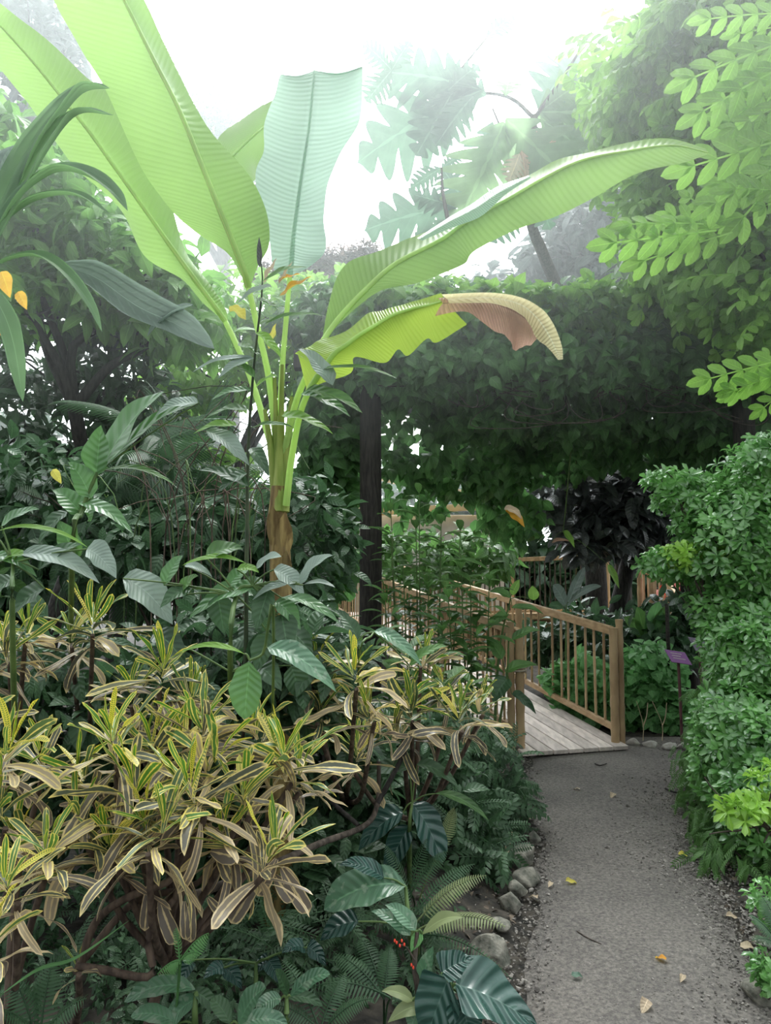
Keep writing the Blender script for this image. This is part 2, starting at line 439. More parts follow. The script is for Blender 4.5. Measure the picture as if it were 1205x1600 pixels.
GBR = leaf_mat('breadfruit_leaf', (0.10, 0.19, 0.12), (0.06, 0.12, 0.09), trans=(0.25, 0.5, 0.28), tf=0.3, rough=0.4, veins=9, slant=1.0)
GBRL = leaf_mat('light_breadfruit_leaf', (0.16, 0.27, 0.12), (0.10, 0.20, 0.09), trans=(0.4, 0.65, 0.28), tf=0.45, rough=0.45, veins=9, slant=1.0)
GO = leaf_mat('orange_leaf', (0.85, 0.36, 0.04), (0.6, 0.24, 0.05), tf=0.45, rough=0.5, veins=6)
GY = leaf_mat('yellow_leaf', (0.72, 0.62, 0.10), (0.55, 0.45, 0.08), tf=0.45, rough=0.5, veins=6)
GTAN = leaf_mat('tan_leaf', (0.50, 0.40, 0.27), (0.32, 0.24, 0.17), tf=0.2, rough=0.7, veins=6)
GPINK = leaf_mat('pink_dry_leaf', (0.62, 0.34, 0.24), (0.42, 0.22, 0.16), tf=0.4, rough=0.6, veins=6)
GRED = leaf_mat('red_petal', (0.75, 0.05, 0.02), (0.6, 0.03, 0.02), tf=0.2, rough=0.4)
GCOR = leaf_mat('coral_petal', (0.85, 0.28, 0.25), (0.6, 0.08, 0.10), tf=0.3, rough=0.4)
BARK = rough_mat('bark', (0.045, 0.035, 0.028), (0.13, 0.105, 0.085), 10, 0.85, 0.6, (5, 5, 1))
BARKD = rough_mat('dark_bark', (0.018, 0.016, 0.015), (0.055, 0.05, 0.045), 10, 0.85, 0.6, (5, 5, 1))
BARKR = rough_mat('reddish_bark', (0.06, 0.042, 0.034), (0.16, 0.115, 0.085), 12, 0.8, 0.5, (4, 4, 1))
GSTEM = rough_mat('green_stem', (0.07, 0.13, 0.04), (0.14, 0.22, 0.07), 10, 0.5, 0.2)
GSTEMD = rough_mat('dark_stem', (0.035, 0.055, 0.03), (0.075, 0.10, 0.05), 10, 0.6, 0.2)
WOODD = rough_mat('dark_timber', (0.02, 0.018, 0.016), (0.055, 0.048, 0.042), 8, 0.8, 0.4, (8, 8, 1))
BAMBOO = rough_mat('bamboo', (0.34, 0.22, 0.12), (0.60, 0.43, 0.25), 5, 0.5, 0.15, (1, 1, .5))
RAILW = rough_mat('rail_timber', (0.42, 0.27, 0.14), (0.62, 0.43, 0.24), 6, 0.6, 0.2, (4, 1, 4))
DECK = rough_mat('deck_board', (0.62, 0.54, 0.49), (0.84, 0.74, 0.68), 5, 0.75, 0.25, (5, 1, 5))
STONE = rough_mat('stone', (0.10, 0.105, 0.085), (0.33, 0.31, 0.26), 22, 0.9, 1.0, dist=.02)
SOIL = rough_mat('soil', (0.018, 0.018, 0.016), (0.075, 0.065, 0.052), 12, 0.95, 0.8, dist=0.03)
THATCH = rough_mat('thatch', (0.20, 0.14, 0.11), (0.48, 0.36, 0.29), 20, 0.9, 0.8, (1, 1, 8))
CANVAS = rough_mat('canvas', (0.62, 0.58, 0.52), (0.78, 0.75, 0.70), 3, 0.8, 0.1)
PAINTY = rough_mat('yellow_timber', (0.62, 0.38, 0.06), (0.80, 0.52, 0.10), 5, 0.6, 0.1)

def croton_material(name='croton_leaf', young=(0.09, 0.25, 0.03), old=(0.09, 0.105, 0.075), aged=(0.20, 0.165, 0.13), line=0.0):
    m, nt, N, L = new_mat(name)
    out = N.new('ShaderNodeOutputMaterial')
    ar = N.new('ShaderNodeAttribute'); ar.attribute_name = 'rnd'
    aa = N.new('ShaderNodeAttribute'); aa.attribute_name = 'age'
    uv = N.new('ShaderNodeUVMap'); uv.uv_map = 'uv'
    sep = N.new('ShaderNodeSeparateXYZ'); L.new(uv.outputs[0], sep.inputs[0])
    au = math_n(N, L, 'MULTIPLY', math_n(N, L, 'ABSOLUTE', math_n(N, L, 'SUBTRACT', sep.outputs[0], 0.5)), 2.0)
    tc = N.new('ShaderNodeTexCoord')
    no = N.new('ShaderNodeTexNoise'); no.inputs['Scale'].default_value = 45; no.inputs['Detail'].default_value = 2
    L.new(tc.outputs['Object'], no.inputs['Vector'])
    nn = math_n(N, L, 'MULTIPLY', math_n(N, L, 'SUBTRACT', no.outputs['Fac'], 0.5), 0.35)
    e = math_n(N, L, 'ADD', au, nn)
    tip = smooth_step(N, L, sep.outputs[1], 0.9, 0.99)
    edge = math_n(N, L, 'MAXIMUM', smooth_step(N, L, math_n(N, L, 'ADD', e, math_n(N, L, 'MULTIPLY', math_n(N, L, 'SUBTRACT', ar.outputs['Fac'], 0.5), 0.22)), 0.74 + line, 0.82 + line), tip)
    mid = math_n(N, L, 'SUBTRACT', 1.0, smooth_step(N, L, e, 0.09 - line * .4, 0.17 - line * .4))
    mark = math_n(N, L, 'MAXIMUM', edge, mid)
    # side veins between midrib and margin on the yellow leaves
    s = math_n(N, L, 'SINE', math_n(N, L, 'MULTIPLY', math_n(N, L, 'SUBTRACT', math_n(N, L, 'MULTIPLY', sep.outputs[1], 22.0), math_n(N, L, 'MULTIPLY', au, 1.2)), 6.283))
    yl = math_n(N, L, 'MULTIPLY', math_n(N, L, 'GREATER_THAN', ar.outputs['Fac'], 0.88), math_n(N, L, 'LESS_THAN', aa.outputs['Fac'], 0.5))
    vein = math_n(N, L, 'MULTIPLY', math_n(N, L, 'MULTIPLY', smooth_step(N, L, s, -0.5, 0.1), yl), 0.95)
    mark = math_n(N, L, 'MAXIMUM', mark, vein)
    cy = mixc(N, L, aa.outputs['Fac'], (0.84, 0.72, 0.08), (0.78, 0.62, 0.36))
    cg = mixc(N, L, smooth_step(N, L, aa.outputs['Fac'], 0.15, 0.6), young, old)
    cg = mixc(N, L, smooth_step(N, L, aa.outputs['Fac'], 0.6, 0.95), cg, aged)
    pale = math_n(N, L, 'MULTIPLY', smooth_step(N, L, ar.outputs['Fac'], 0.55, 0.75), smooth_step(N, L, aa.outputs['Fac'], 0.3, 0.6))
    cg = mixc(N, L, pale, cg, (0.46, 0.37, 0.24))
    c = mixc(N, L, mark, cg, cy)
    p = N.new('ShaderNodeBsdfPrincipled'); L.new(c, p.inputs['Base Color'])
    p.inputs['Roughness'].default_value = 0.36; p.inputs['Specular IOR Level'].default_value = 0.55
    tr = N.new('ShaderNodeBsdfTranslucent'); L.new(c, tr.inputs['Color'])
    mx = N.new('ShaderNodeMixShader'); mx.inputs[0].default_value = 0.3
    L.new(p.outputs[0], mx.inputs[1]); L.new(tr.outputs[0], mx.inputs[2]); L.new(mx.outputs[0], out.inputs['Surface'])
    return m
M_CROTON = croton_material()
M_CROTOND = croton_material('shaded_croton_leaf', (0.07, 0.19, 0.03), (0.05, 0.075, 0.045), (0.12, 0.11, 0.085), 0.07)  # darker copy for the back rows, their shade put into the colour

def path_material():
    m, nt, N, L = new_mat('gravel_path')
    out = N.new('ShaderNodeOutputMaterial'); p = N.new('ShaderNodeBsdfPrincipled')
    tc = N.new('ShaderNodeTexCoord')
    n1 = N.new('ShaderNodeTexNoise'); n1.inputs['Scale'].default_value = 1.3; n1.inputs['Detail'].default_value = 4
    n2 = N.new('ShaderNodeTexNoise'); n2.inputs['Scale'].default_value = 60; n2.inputs['Detail'].default_value = 8; n2.inputs['Roughness'].default_value = 0.7
    n3 = N.new('ShaderNodeTexVoronoi'); n3.inputs['Scale'].default_value = 55
    for n in (n1, n2, n3): L.new(tc.outputs['Object'], n.inputs['Vector'])
    c = mixc(N, L, smooth_step(N, L, n1.outputs['Fac'], 0.3, 0.7), (0.140, 0.130, 0.119), (0.200, 0.184, 0.167))
    c = mixc(N, L, smooth_step(N, L, n2.outputs['Fac'], 0.3, 0.75), mixc(N, L, 1.0, c, (0.5, 0.5, 0.51), 'MULTIPLY'), mixc(N, L, 1.0, c, (1.4, 1.38, 1.34), 'MULTIPLY'))
    dots = math_n(N, L, 'SUBTRACT', 1.0, smooth_step(N, L, n3.outputs['Distance'], 0.08, 0.2))
    c = mixc(N, L, math_n(N, L, 'MULTIPLY', dots, 0.35), c, (0.38, 0.36, 0.33))
    L.new(c, p.inputs['Base Color']); p.inputs['Roughness'].default_value = 0.9; p.inputs['Specular IOR Level'].default_value = 0.25
    b = N.new('ShaderNodeBump'); b.inputs['Strength'].default_value = 0.6; b.inputs['Distance'].default_value = 0.006
    L.new(n2.outputs['Fac'], b.inputs['Height']); L.new(b.outputs[0], p.inputs['Normal'])
    L.new(p.outputs[0], out.inputs['Surface'])
    return m
M_PATH = path_material()

# ---------------------------------------------------------------- ground and path
YS = np.array([-3, 0, 2.0, 2.7, 3.5, 4.7, 5.6, 6.4, 7.3, 7.6])
XL = np.array([-.2, -.1, .20, .42, .62, .90, 1.0, 1.12, 1.3, 1.5])
XR = np.array([2.0, 1.8, 1.62, 1.56, 1.56, 1.82, 2.15, 2.6, 2.95, 3.05])
def path_dist(X, Y):
    """Distance beyond the path's edge (negative on it)."""
    l, r = np.interp(Y, YS, XL), np.interp(Y, YS, XR)
    d = np.maximum(l - X, X - r)
    return np.where((Y > 7.45), np.maximum(d, (Y - 7.45)), d)
def hill(X, Y):
    d = path_dist(X, Y)
    h = 0.10 * np.clip(d / 0.5, 0, 1) ** 1.2 + 0.02 * np.sin(X * 5.1 + Y * 3.3) * np.clip(d, 0, 1)
    bed = (X > 0.9) & (X < 3.4) & (Y > 7.4)
    return np.where(bed, -0.06 * np.clip((Y - 7.4), 0, 1), h) - 0.012
gx = np.concatenate([np.linspace(-30, -4, 14), np.linspace(-3.8, 4.5, 150), np.linspace(5, 30, 14)])
gy = np.concatenate([np.linspace(-8, 0, 9), np.linspace(0.2, 9, 150), np.linspace(9.5, 45, 20)])
X, Y = np.meshgrid(gx, gy, indexing='ij')
Z = hill(X, Y)
Z = Z + np.where(path_dist(X, Y) > 0.03, RNG.normal(0, 0.010, Z.shape), 0)
nx, ny = X.shape
i, j = np.meshgrid(np.arange(nx - 1), np.arange(ny - 1), indexing='ij')
a = i * ny + j
g = MB().add(np.stack([X, Y, Z], -1).reshape(-1, 3), np.stack([a, a + ny, a + ny + 1, a + 1], -1).reshape(-1, 4), np.full((nx * ny, 2), .5))
tag(g.build('ground', SOIL), kind='structure')
ys = np.linspace(-3, 7.5, 120)
xl = np.interp(ys, YS, XL) + 0.03 * np.sin(ys * 7) ; xr = np.interp(ys, YS, XR) + 0.04 * np.sin(ys * 5 + 1)
uu = np.linspace(0, 1, 24)
PX = xl[:, None] + (xr - xl)[:, None] * uu[None]
PY = np.repeat(ys[:, None], 24, 1)
PZ = 0.006 * np.sin(PX * 4) * np.sin(PY * 3) - 0.02 * (np.abs(uu - .5) * 2)[None] ** 8 + 0.004
i, j = np.meshgrid(np.arange(119), np.arange(23), indexing='ij')
a = i * 24 + j
g = MB().add(np.stack([PX, PY, PZ], -1).reshape(-1, 3), np.stack([a, a + 1, a + 25, a + 24], -1).reshape(-1, 4), np.full((120 * 24, 2), .5))
tag(g.build('gravel_path', M_PATH), kind='structure')

def rock_tpl(n=7, m=10, seed=0, flat=0.6):
    r = np.random.default_rng(seed)
    th = np.linspace(0.02, math.pi - 0.02, n); ph = np.linspace(0, 2 * math.pi, m, endpoint=False)
    T, P = np.meshgrid(th, ph, indexing='ij')
    d = np.stack([np.sin(T) * np.cos(P), np.sin(T) * np.sin(P), np.cos(T)], -1)
    R = np.ones_like(T)
    for _ in range(16):                       # planar cuts make it angular
        v = nrm(r.normal(size=3)); c = 0.5 + 0.38 * r.random()
        R = np.minimum(R, c / np.maximum((d @ v), 0.05).clip(0.05))
    V = d * R[..., None] * np.array([1, 0.8, flat])
    i, j = np.meshgrid(np.arange(n - 1), np.arange(m), indexing='ij')
    j2 = (j + 1) % m
    f = np.stack([i * m + j, (i + 1) * m + j, (i + 1) * m + j2, i * m + j2], -1).reshape(-1, 4)
    return V.reshape(-1, 3), f, np.full((n * m, 2), .5)
# gravel at the path's edges
mb = MB()
tpls = [rock_tpl(4, 5, s, 0.5) for s in range(5)]
for k, tp in enumerate(tpls):
    n = 1500
    yy = RNG.uniform(1.8, 7.3, n)
    side = RNG.random(n) < 0.33
    off = np.abs(RNG.normal(0, 0.16, n)) - 0.05
    wide = RNG.normal(0, 0.26, n)
    xx = np.where(side, np.interp(yy, YS, XL) + 0.02 - off * 0.5 + RNG.normal(0, .05, n), np.interp(yy, YS, XR) - wide * 0.8 + RNG.normal(0, .07, n))
    zz = np.maximum(hill(xx, yy), 0.0) + 0.004
    mb.scatter(tp, np.stack([xx, yy, zz], -1), RNG.normal(size=(n, 3)) * [1, 1, .25], RNG.normal(size=(n, 3)) * .4 + [0, 0, 1], RNG.uniform(0.004, 0.012, n) * (1 + (RNG.random(n) > .9) * .9))
    n = 900
    yy = RNG.uniform(1.8, 7.3, n); xx = RNG.uniform(0, 1, n) * (np.interp(yy, YS, XR) - np.interp(yy, YS, XL)) + np.interp(yy, YS, XL)
    mb.scatter(tp, np.stack([xx, yy, np.full(n, .004)], -1), RNG.normal(size=(n, 3)) * [1, 1, .1], RNG.normal(size=(n, 3)) * .2 + [0, 0, 1], RNG.uniform(0.0015, 0.006, n))
    n = 1400
    yy = RNG.uniform(1.8, 5.6, n); xx = np.interp(yy, YS, XR) + RNG.normal(.12, .2, n)
    mb.scatter(tp, np.stack([xx, yy, np.maximum(hill(xx, yy), 0) + .006], -1), RNG.normal(size=(n, 3)) * [1, 1, .3], RNG.normal(size=(n, 3)) * .3 + [0, 0, 1], RNG.uniform(0.004, 0.012, n))
tag(mb.build('gravel', rough_mat('grit', (0.10, 0.09, 0.08), (0.32, 0.295, 0.265), 30, 0.8, 0.2), smooth=False), 'loose grey gravel along both edges of the path', 'gravel', kind='stuff')
# leaf litter on the bed beside the path
mb = MB()
tp = leafgeo('elliptic', 0.45, 4, 2, 0.8, 0.3)
n = 2600
yy = RNG.uniform(1.8, 8.5, n); left = RNG.random(n) < 0.6
xx = np.where(left, np.interp(yy, YS, XL) - 0.05 - np.abs(RNG.normal(0, .5, n)), np.interp(yy, YS, XR) + 0.0 + np.abs(RNG.normal(0, .25, n)))
mb.scatter(tp, np.stack([xx, yy, hill(xx, yy) + 0.012], -1), RNG.normal(size=(n, 3)) * [1, 1, .2], RNG.normal(size=(n, 3)) * .35 + [0, 0, 1], RNG.uniform(0.015, 0.05, n))
tag(mb.build('leaf_litter', rough_mat('litter', (0.06, 0.045, 0.035), (0.20, 0.16, 0.12), 20, 0.9, 0.2)), 'dry brown leaf litter on the soil beside the path', 'leaf litter', kind='stuff')

# edging stones
STONES = [  # px, py, half width px, label
    (806, 1347, 16, 'flat dark edging stone deepest in the shade under the low shrub'),
    (819, 1338, 17, 'grey edging stone touching the gravel above the roundest one'),
    (820, 1371, 20, 'roundest pale grey edging stone beside the gravel'),
    (811, 1391, 13, 'small mossy edging stone squeezed between two bigger ones'),
    (798, 1411, 18, 'blocky light edging stone with a flat top beside the gravel'),
    (783, 1447, 14, 'low edging stone half hidden under the yellowish fern frond'),
    (768, 1492, 25, 'large brown edging stone with a slanted face'),
    (766, 1530, 13, 'small brown edging stone just behind the big veined taro leaf'),
    (836, 1310, 10, 'smallest edging stone under the shrub next to the footbridge'),
]
for k, (px, py, r, lab) in enumerate(STONES):
    c = ground(px, py, 0.03); rr = r / FPX * c[1]
    s = MB(); F = np.array([[math.cos(k * 1.3), math.sin(k * 1.3), 0]])
    s.scatter(rock_tpl(26, 36, 40 + k, 0.78), [c], F, [[0.1, 0, 1]], [rr * 1.45], rnd=np.array([0.35 + 0.06 * (k * 5 % 9)]))
    tag(s.build('edging_stone', STONE), lab, 'stone', 'stones edging the gravel path')
KERBM = rough_mat('pale_stone', (.30, .28, .25), (.52, .50, .46), 14, .85, .6)
KERB = [(990, 1160, 'pale flat kerb stone at the foot of the bamboo railing post'), (1018, 1163, 'pale kerb stone at the path end between the railing post and the sign stake'),
        (1046, 1166, 'pale low kerb stone just before the purple sign stake'), (1070, 1166, 'pale kerb stone at the path end beside the glossy hedge')]
for k, (px, py, lab) in enumerate(KERB):
    c = ground(px, py, 0.02)
    s = MB().scatter(rock_tpl(9, 16, 70 + k, 0.45), [c], [[1, 0.1 * (k % 2), 0]], [[0, 0, 1]], [0.10], rnd=np.array([0.5]))
    tag(s.build('kerb_stone', KERBM), lab, 'stone', 'kerb stones closing the path end')
s = MB().scatter(rock_tpl(14, 18, 99, 0.8), [ground(1190, 1548, 0.03)], [[1, 0, 0]], [[0, 0, 1]], [0.09], rnd=np.array([0.5]))
tag(s.build('stone', STONE), 'pale mossy stone under the small shrub at the path edge', 'stone')
s = MB().scatter(rock_tpl(12, 16, 98, 0.8), [ground(812, 1168, 0.06)], [[1, 0, 0]], [[0, 0, 1]], [0.10], rnd=np.array([0.4]))
tag(s.build('stone', STONE), 'brown block of stone at the foot of the near bridge post', 'stone')

# fallen leaves, one by one
FALL = [(884, 1379, .05, GY, 'pale yellow fallen leaf on the path beside the round edging stone'),
        (1041, 1503, .045, GO, 'small orange fallen leaf in the middle of the path'),
        (1013, 1565, .06, GTAN, 'jagged tan fallen leaf nearest to the viewer on the path'),
        (1135, 1434, .05, GTAN, 'curled tan fallen leaf on the gravel below the hedge'),
        (906, 1235, .05, GTAN, 'pale fallen leaf on the path in front of the footbridge'),
        (960, 1241, .06, GTAN, 'dark narrow fallen leaf a short way in front of the footbridge'),
        (1060, 1337, .05, GY, 'yellowish curled fallen leaf beside the hedge shadow'),
        (840, 1406, .05, GTAN, 'grey fallen leaf just off the blocky edging stone'),
        (1068, 1526, .035, GTAN, 'small pale fallen leaf near the orange one'),
        (1157, 1482, .06, GTAN, 'grey fallen leaf lying among gravel at the path edge'),
        (832, 1282, .06, GTAN, 'pale fallen leaf at the foot of the low shrub by the bridge'),
        (862, 1381, .035, GTAN, 'small dark fallen leaf beside the pale yellow one'),
        (893, 1527, .04, GBR, 'dark fallen leaf fragment lying on the bare gravel')]
for k, (px, py, L_, m, lab) in enumerate(FALL):
    c = ground(px, py, 0.012)
    s = MB(); a = k * 2.1
    s.scatter(leafgeo('ovate', 0.55, 8, 4, 0.9, 0.35, 0.15, seed=k), [c + [0, 0, .008]], [[math.cos(a), math.sin(a), .15]], [[.2, -.3, 1]], [L_ * 1.3])
    tag(s.build('fallen_leaf', m), lab, 'leaf', 'fallen leaves on the path')
s = MB().tube(curve([ground(902, 1455, .008), ground(918, 1465, .01), ground(940, 1475, .008)], 8), [.003, .002], 5)
tag(s.build('twig', BARK), 'thin dark twig lying on the path', 'twig')
s = MB().tube(curve([ground(1040, 1232, .01), ground(1055, 1238, .03), ground(1066, 1236, .012)], 8), [.008, .005], 5)
tag(s.build('twig', BARKD), 'short thick twig beside the hedge where the path narrows', 'twig')
s = MB().tube(curve([ground(930, 1193, .01), ground(938, 1196, .02), ground(948, 1193, .012)], 8), [.006, .004], 5)
tag(s.build('twig', BARKD), 'short curved twig right in front of the bridge deck', 'twig')

# ---------------------------------------------------------------- footbridge
HD = math.radians(14.7)
BD = np.array([-math.sin(HD), math.cos(HD), 0.0])        # along the bridge
BR = np.array([math.cos(HD), math.sin(HD), 0.0])         # across it
RISE = 0.084
FR = ground(983, 1168, 0.035); FL = FR - BR * 1.02
def bp(s, a, h=0.0):
    """Point on the bridge: s metres along, a metres from the front right corner to the left, h above deck."""
    rise = RISE * s if s < 9.0 else RISE * 9.0
    return FR + BD * s - BR * a + np.array([0, 0, rise + h])
bridge = thing('footbridge', tuple(bp(0, .5, -.04)), 'wooden footbridge with bamboo railings rising from the end of the path', 'bridge')
nb = 7; bw = 1.02 / nb
for k in range(nb):
    s = MB()
    A, B = bp(0, bw * (k + .5)), bp(8.6, bw * (k + .5))
    s.beam(A, B, bw - 0.012, 0.035, rnd=0.35 + 0.12 * (k * 3 % 5))
    s.build('deck_board', DECK, bridge, smooth=False, bevel=0.003)
s = MB()
for a_ in (0.06, 0.5, 0.96): s.beam(bp(0.05, a_, -.06), bp(8.6, a_, -.06), 0.06, 0.08)
s.build('joist', WOODD, bridge, smooth=False)
def bamboo_tube(s, A, B, r, nodes=6, rnd=.5, sides=8):
    A, B = np.asarray(A), np.asarray(B); n = nodes * 4
    P = [A + (B - A) * t for t in np.linspace(0, 1, n + 1)]
    R = [r * (1.12 if i % 4 == 0 else 1.0) for i in range(n + 1)]
    P = np.array(P)
    s.tube(P, R, sides, rnd)
def post(a_, s_, h, name='railing_post', double=True):
    m = MB()
    bamboo_tube(m, bp(s_, a_, -.08), bp(s_, a_, h), .038, 5, rnd=.55, sides=12)
    if double: bamboo_tube(m, bp(s_ + .02, a_ - (.075 if a_ < .5 else -.075), -.08), bp(s_ + .02, a_ - (.075 if a_ < .5 else -.075), h + .07), .033, 6, rnd=.4, sides=12)
    m.build(name, BAMBOO, bridge)
for a_, sgn in ((0.06, 1), (0.98, -1)):
    posts = [0.12, 2.15, 4.2, 6.3, 8.4]
    for k, s_ in enumerate(posts): post(a_, s_, 1.03, double=(k == 0))
    for k in range(4):
        m = MB(); m.beam(bp(posts[k] + .03, a_, 1.0), bp(posts[k + 1] - .03, a_, 1.0), 0.05, 0.075, rnd=.5 + .1 * (k % 2)); m.build('handrail', RAILW, bridge, smooth=False, bevel=.006)
        m = MB(); m.beam(bp(posts[k] + .03, a_, .14), bp(posts[k + 1] - .03, a_, .14), 0.04, 0.055, rnd=.3); m.build('bottom_rail', RAILW, bridge, smooth=False, bevel=.005)
        nb_ = 12
        for q in range(1, nb_):
            if (k == 0 and sgn == 1 and q == 8) : continue
            t = posts[k] + (posts[k + 1] - posts[k]) * q / nb_ + RNG.normal(0, .012)
            m = MB(); bamboo_tube(m, bp(t, a_, .12), bp(t + RNG.normal(0, .015), a_, .98), .0125, 5, rnd=.3 + .5 * RNG.random(), sides=6); m.build('baluster', BAMBOO, bridge)
# handrail knot on the left railing: rope lashing
m = MB(); m.tube([bp(.12, .98, .66) + np.array([.055 * math.cos(t), .055 * math.sin(t), .004 * t]) for t in np.linspace(0, 12, 60)], .009, 5); m.build('rope_lashing', rough_mat('rope', (.35, .3, .22), (.5, .45, .36), 30), bridge)

# far walkway railings beyond the bridge
def rail_run(name, A, B, h, n, label, mat, thick=.013, posts=True, drop=.72):
    A, B = np.asarray(A), np.asarray(B)
    t_ = thing(name, tuple(A - [0, 0, h + .3]), label, 'railing')
    m = MB(); m.beam(A, B, .06, .08, rnd=.55); m.build('handrail', RAILW, t_, smooth=False, bevel=.006)
    m = MB(); m.beam(A - [0, 0, h], B - [0, 0, h], .05, .07, rnd=.45); m.build('bottom_rail', RAILW, t_, smooth=False, bevel=.006)
    for q in range(1, n):
        p = A + (B - A) * q / n
        m = MB(); bamboo_tube(m, p - [0, 0, h], p, thick, 4, rnd=.3 + .5 * RNG.random(), sides=6); m.build('baluster', mat, t_)
    if posts:
        for p in (A, B):
            m = MB(); bamboo_tube(m, p - [0, 0, h + drop], p + [0, 0, .05], .05, 4, rnd=.5, sides=10); m.build('railing_post', BAMBOO, t_)
    return t_
rail_run('walkway_railing', pt(742, 877, 15.0), pt(948, 869, 14.5), 1.0, 26, 'far bamboo railing of the raised walkway, seen between the bridge railing and the dark trunk', BARK)
rail_run('walkway_railing', pt(1000, 893, 13.5), pt(1042, 897, 13.8), .95, 7, 'short bamboo railing beyond the dark trunk, beside the sloping rail', BAMBOO)
rail_run('stair_railing', pt(1018, 882, 12.6), pt(1074, 950, 11.2), .75, 9, 'sloping pale handrail coming down behind the hedge', BAMBOO, drop=.4)
dk = MB(); A = pt(700, 962, 15.5); B = pt(1010, 958, 14.5); dk.beam(A, B, 1.4, .12); dk.beam(A - [0, 0, .5], B - [0, 0, .5], .2, .8)
tag(dk.build('raised_walkway', RAILW, smooth=False, bevel=.01), 'raised wooden walkway deck under the far bamboo railing', 'walkway')

# ---------------------------------------------------------------- purple signs
def sign(px, py, Y, w, h, label, tilt, stake_mat, face, foot):
    c = pt(px, py, Y)
    b = np.array([c[0] + .03, Y + .04, foot])
    t_ = thing('plant_sign', tuple(b), label, 'sign', 'purple plant signs')
    m = MB(); Xd = nrm(np.array([1, tilt, -.16])); Yd = nrm(np.array([-.25, .62, .8]))
    m.box(c, (w, h, .008), Xd, Yd); m.build('sign_panel', face, t_, smooth=False, bevel=.002)
    m = MB(); m.tube([b - [0, 0, .1], (b + c) / 2, c - [0, 0, .01]], .014, 8); m.build('stake', stake_mat, t_)
    # faint pale text bars as small raised strokes
    n_ = np.cross(Xd, Yd)
    m = MB()
    for r_, (l0, l1) in enumerate(((-.3, .25), (-.3, .1), (-.3, .3))):
        for q in np.arange(l0, l1, .055): m.box(c + n_ * .006 + Yd * h * (.26 - .2 * r_) + Xd * w * (q + .02), (w * .035, h * .07, .002), Xd, Yd)
    m.build('lettering', CANVAS, t_, smooth=False)
PURP = rough_mat('purple_sign', (.30, .12, .36), (.38, .17, .44), 3, .35, .05)
PURPG = rough_mat('faded_purple_sign', (.20, .17, .24), (.26, .23, .30), 3, .3, .05)
STK = rough_mat('stake_red', (.10, .045, .05), (.17, .08, .08), 8, .7, .2)
sign(1060, 1027, 7.3, .20, .14, 'purple plant sign on a thin reddish stake at the path end', .1, STK, PURP, 0)
sign(1093, 1008, 7.9, .17, .17, 'faded grey purple plant sign behind the brighter one, half in the hedge', .2, STK, PURPG, 0)
m = MB().tube([ground(1052, 1120, .0) * 1.0, pt(1044, 1000, 7.9), pt(1042, 945, 8.2)], .02, 8)
tag(m.build('dark_stake', WOODD), 'thin dark upright stake standing behind the purple sign', 'stake')

# ---------------------------------------------------------------- pergola
perg = thing('pergola', (0, 8.6, 0), 'dark timber pergola carrying a thick mass of climbing vine', 'pergola')
def pole(px, Y, w, ztop, name='post', x=None):
    b = pt(px, 890, Y); m = MB()
    m.tube([(b[0], Y, -.1), (b[0] + .01, Y, ztop * .5), (b[0], Y, ztop)], [w / 2 * 1.1, w / 2], 12, ripple=.06)
    return m.build(name, WOODD, perg)
for px, Y, w in ((578, 7.4, .20), (515, 9.6, .20), (1170, 7.5, .2), (1075, 9.8, .2),): pole(px, Y, w, 3.75)
for y_ in (7.45, 9.7):
    m = MB(); m.beam((-.9, y_, 3.65), (6.5, y_ + .1, 3.7), .14, .18); m.build('beam', WOODD, perg, smooth=False, bevel=.01)
for k in range(12):
    x_ = -.6 + k * .6
    m = MB(); m.beam((x_, 7.35, 3.84), (x_, 9.9, 3.84), .08, .14); m.build('rafter', WOODD, perg, smooth=False, bevel=.008)

# ---------------------------------------------------------------- foliage engine
def vol(px, py, Y, rpx, rpy, rd, n, shell=0.5, flat_top=False):
    """n random points in an ellipsoid given by its place in the frame, distance, half extents and depth in metres."""
    c = pt(px, py, Y); k = Y / FPX
    d = nrm(RNG.normal(size=(n, 3)))
    r = (shell + (1 - shell) * RNG.random(n)) ** 0.6
    off = d * r[:, None]
    return c + off * np.array([rpx * k, rd, rpy * k]), d, c
def crown(mb, tpls, vols, size, per=5, spread=1.0, droop=0.35, up=0.7, face=0.25, jit=0.6, keep=None):
    """Leaves in twigs filling ellipsoids. per = leaves per twig."""
    for v in vols:
        P, D, c = vol(*v)
        if keep is not None:
            k = keep(P); P, D = P[k], D[k]
        n = len(P)
        if n == 0: continue
        tw = nrm(D * 0.8 + RNG.normal(size=(n, 3)) * jit + [0, -face, 0.15])
        for q in range(per):
            side = nrm(np.cross(tw, RNG.normal(size=(n, 3))))
            F = nrm(tw * 0.6 + side * spread + [0, 0, -droop] + RNG.normal(size=(n, 3)) * 0.15)
            pos = P + tw * (q / per - .5)[..., None] * size * 1.4 if False else P + tw * ((q / per - .5) * size * 1.5)
            N = nrm(np.array([0, -face, up]) + RNG.normal(size=(n, 3)) * 0.35)
            s = size * RNG.uniform(0.65, 1.2, n)
            tp = tpls[q % len(tpls)]
            rn = np.clip(RNG.normal(.5, .22, n), 0, 1)
            mb.scatter(tp, pos, F, N, s, rn)
def limb(mb, A, B, r0, r1, bow=0.15, n=10, sides=7):
    A, B = np.asarray(A, float), np.asarray(B, float)
    L_ = np.linalg.norm(B - A)
    P = curve([A, A + (B - A) * .35 + RNG.normal(size=3) * bow * L_ * .4, A + (B - A) * .7 + RNG.normal(size=3) * bow * L_ * .4, B], n)
    mb.tube(P, [r0, r1], sides, rnd=.5)
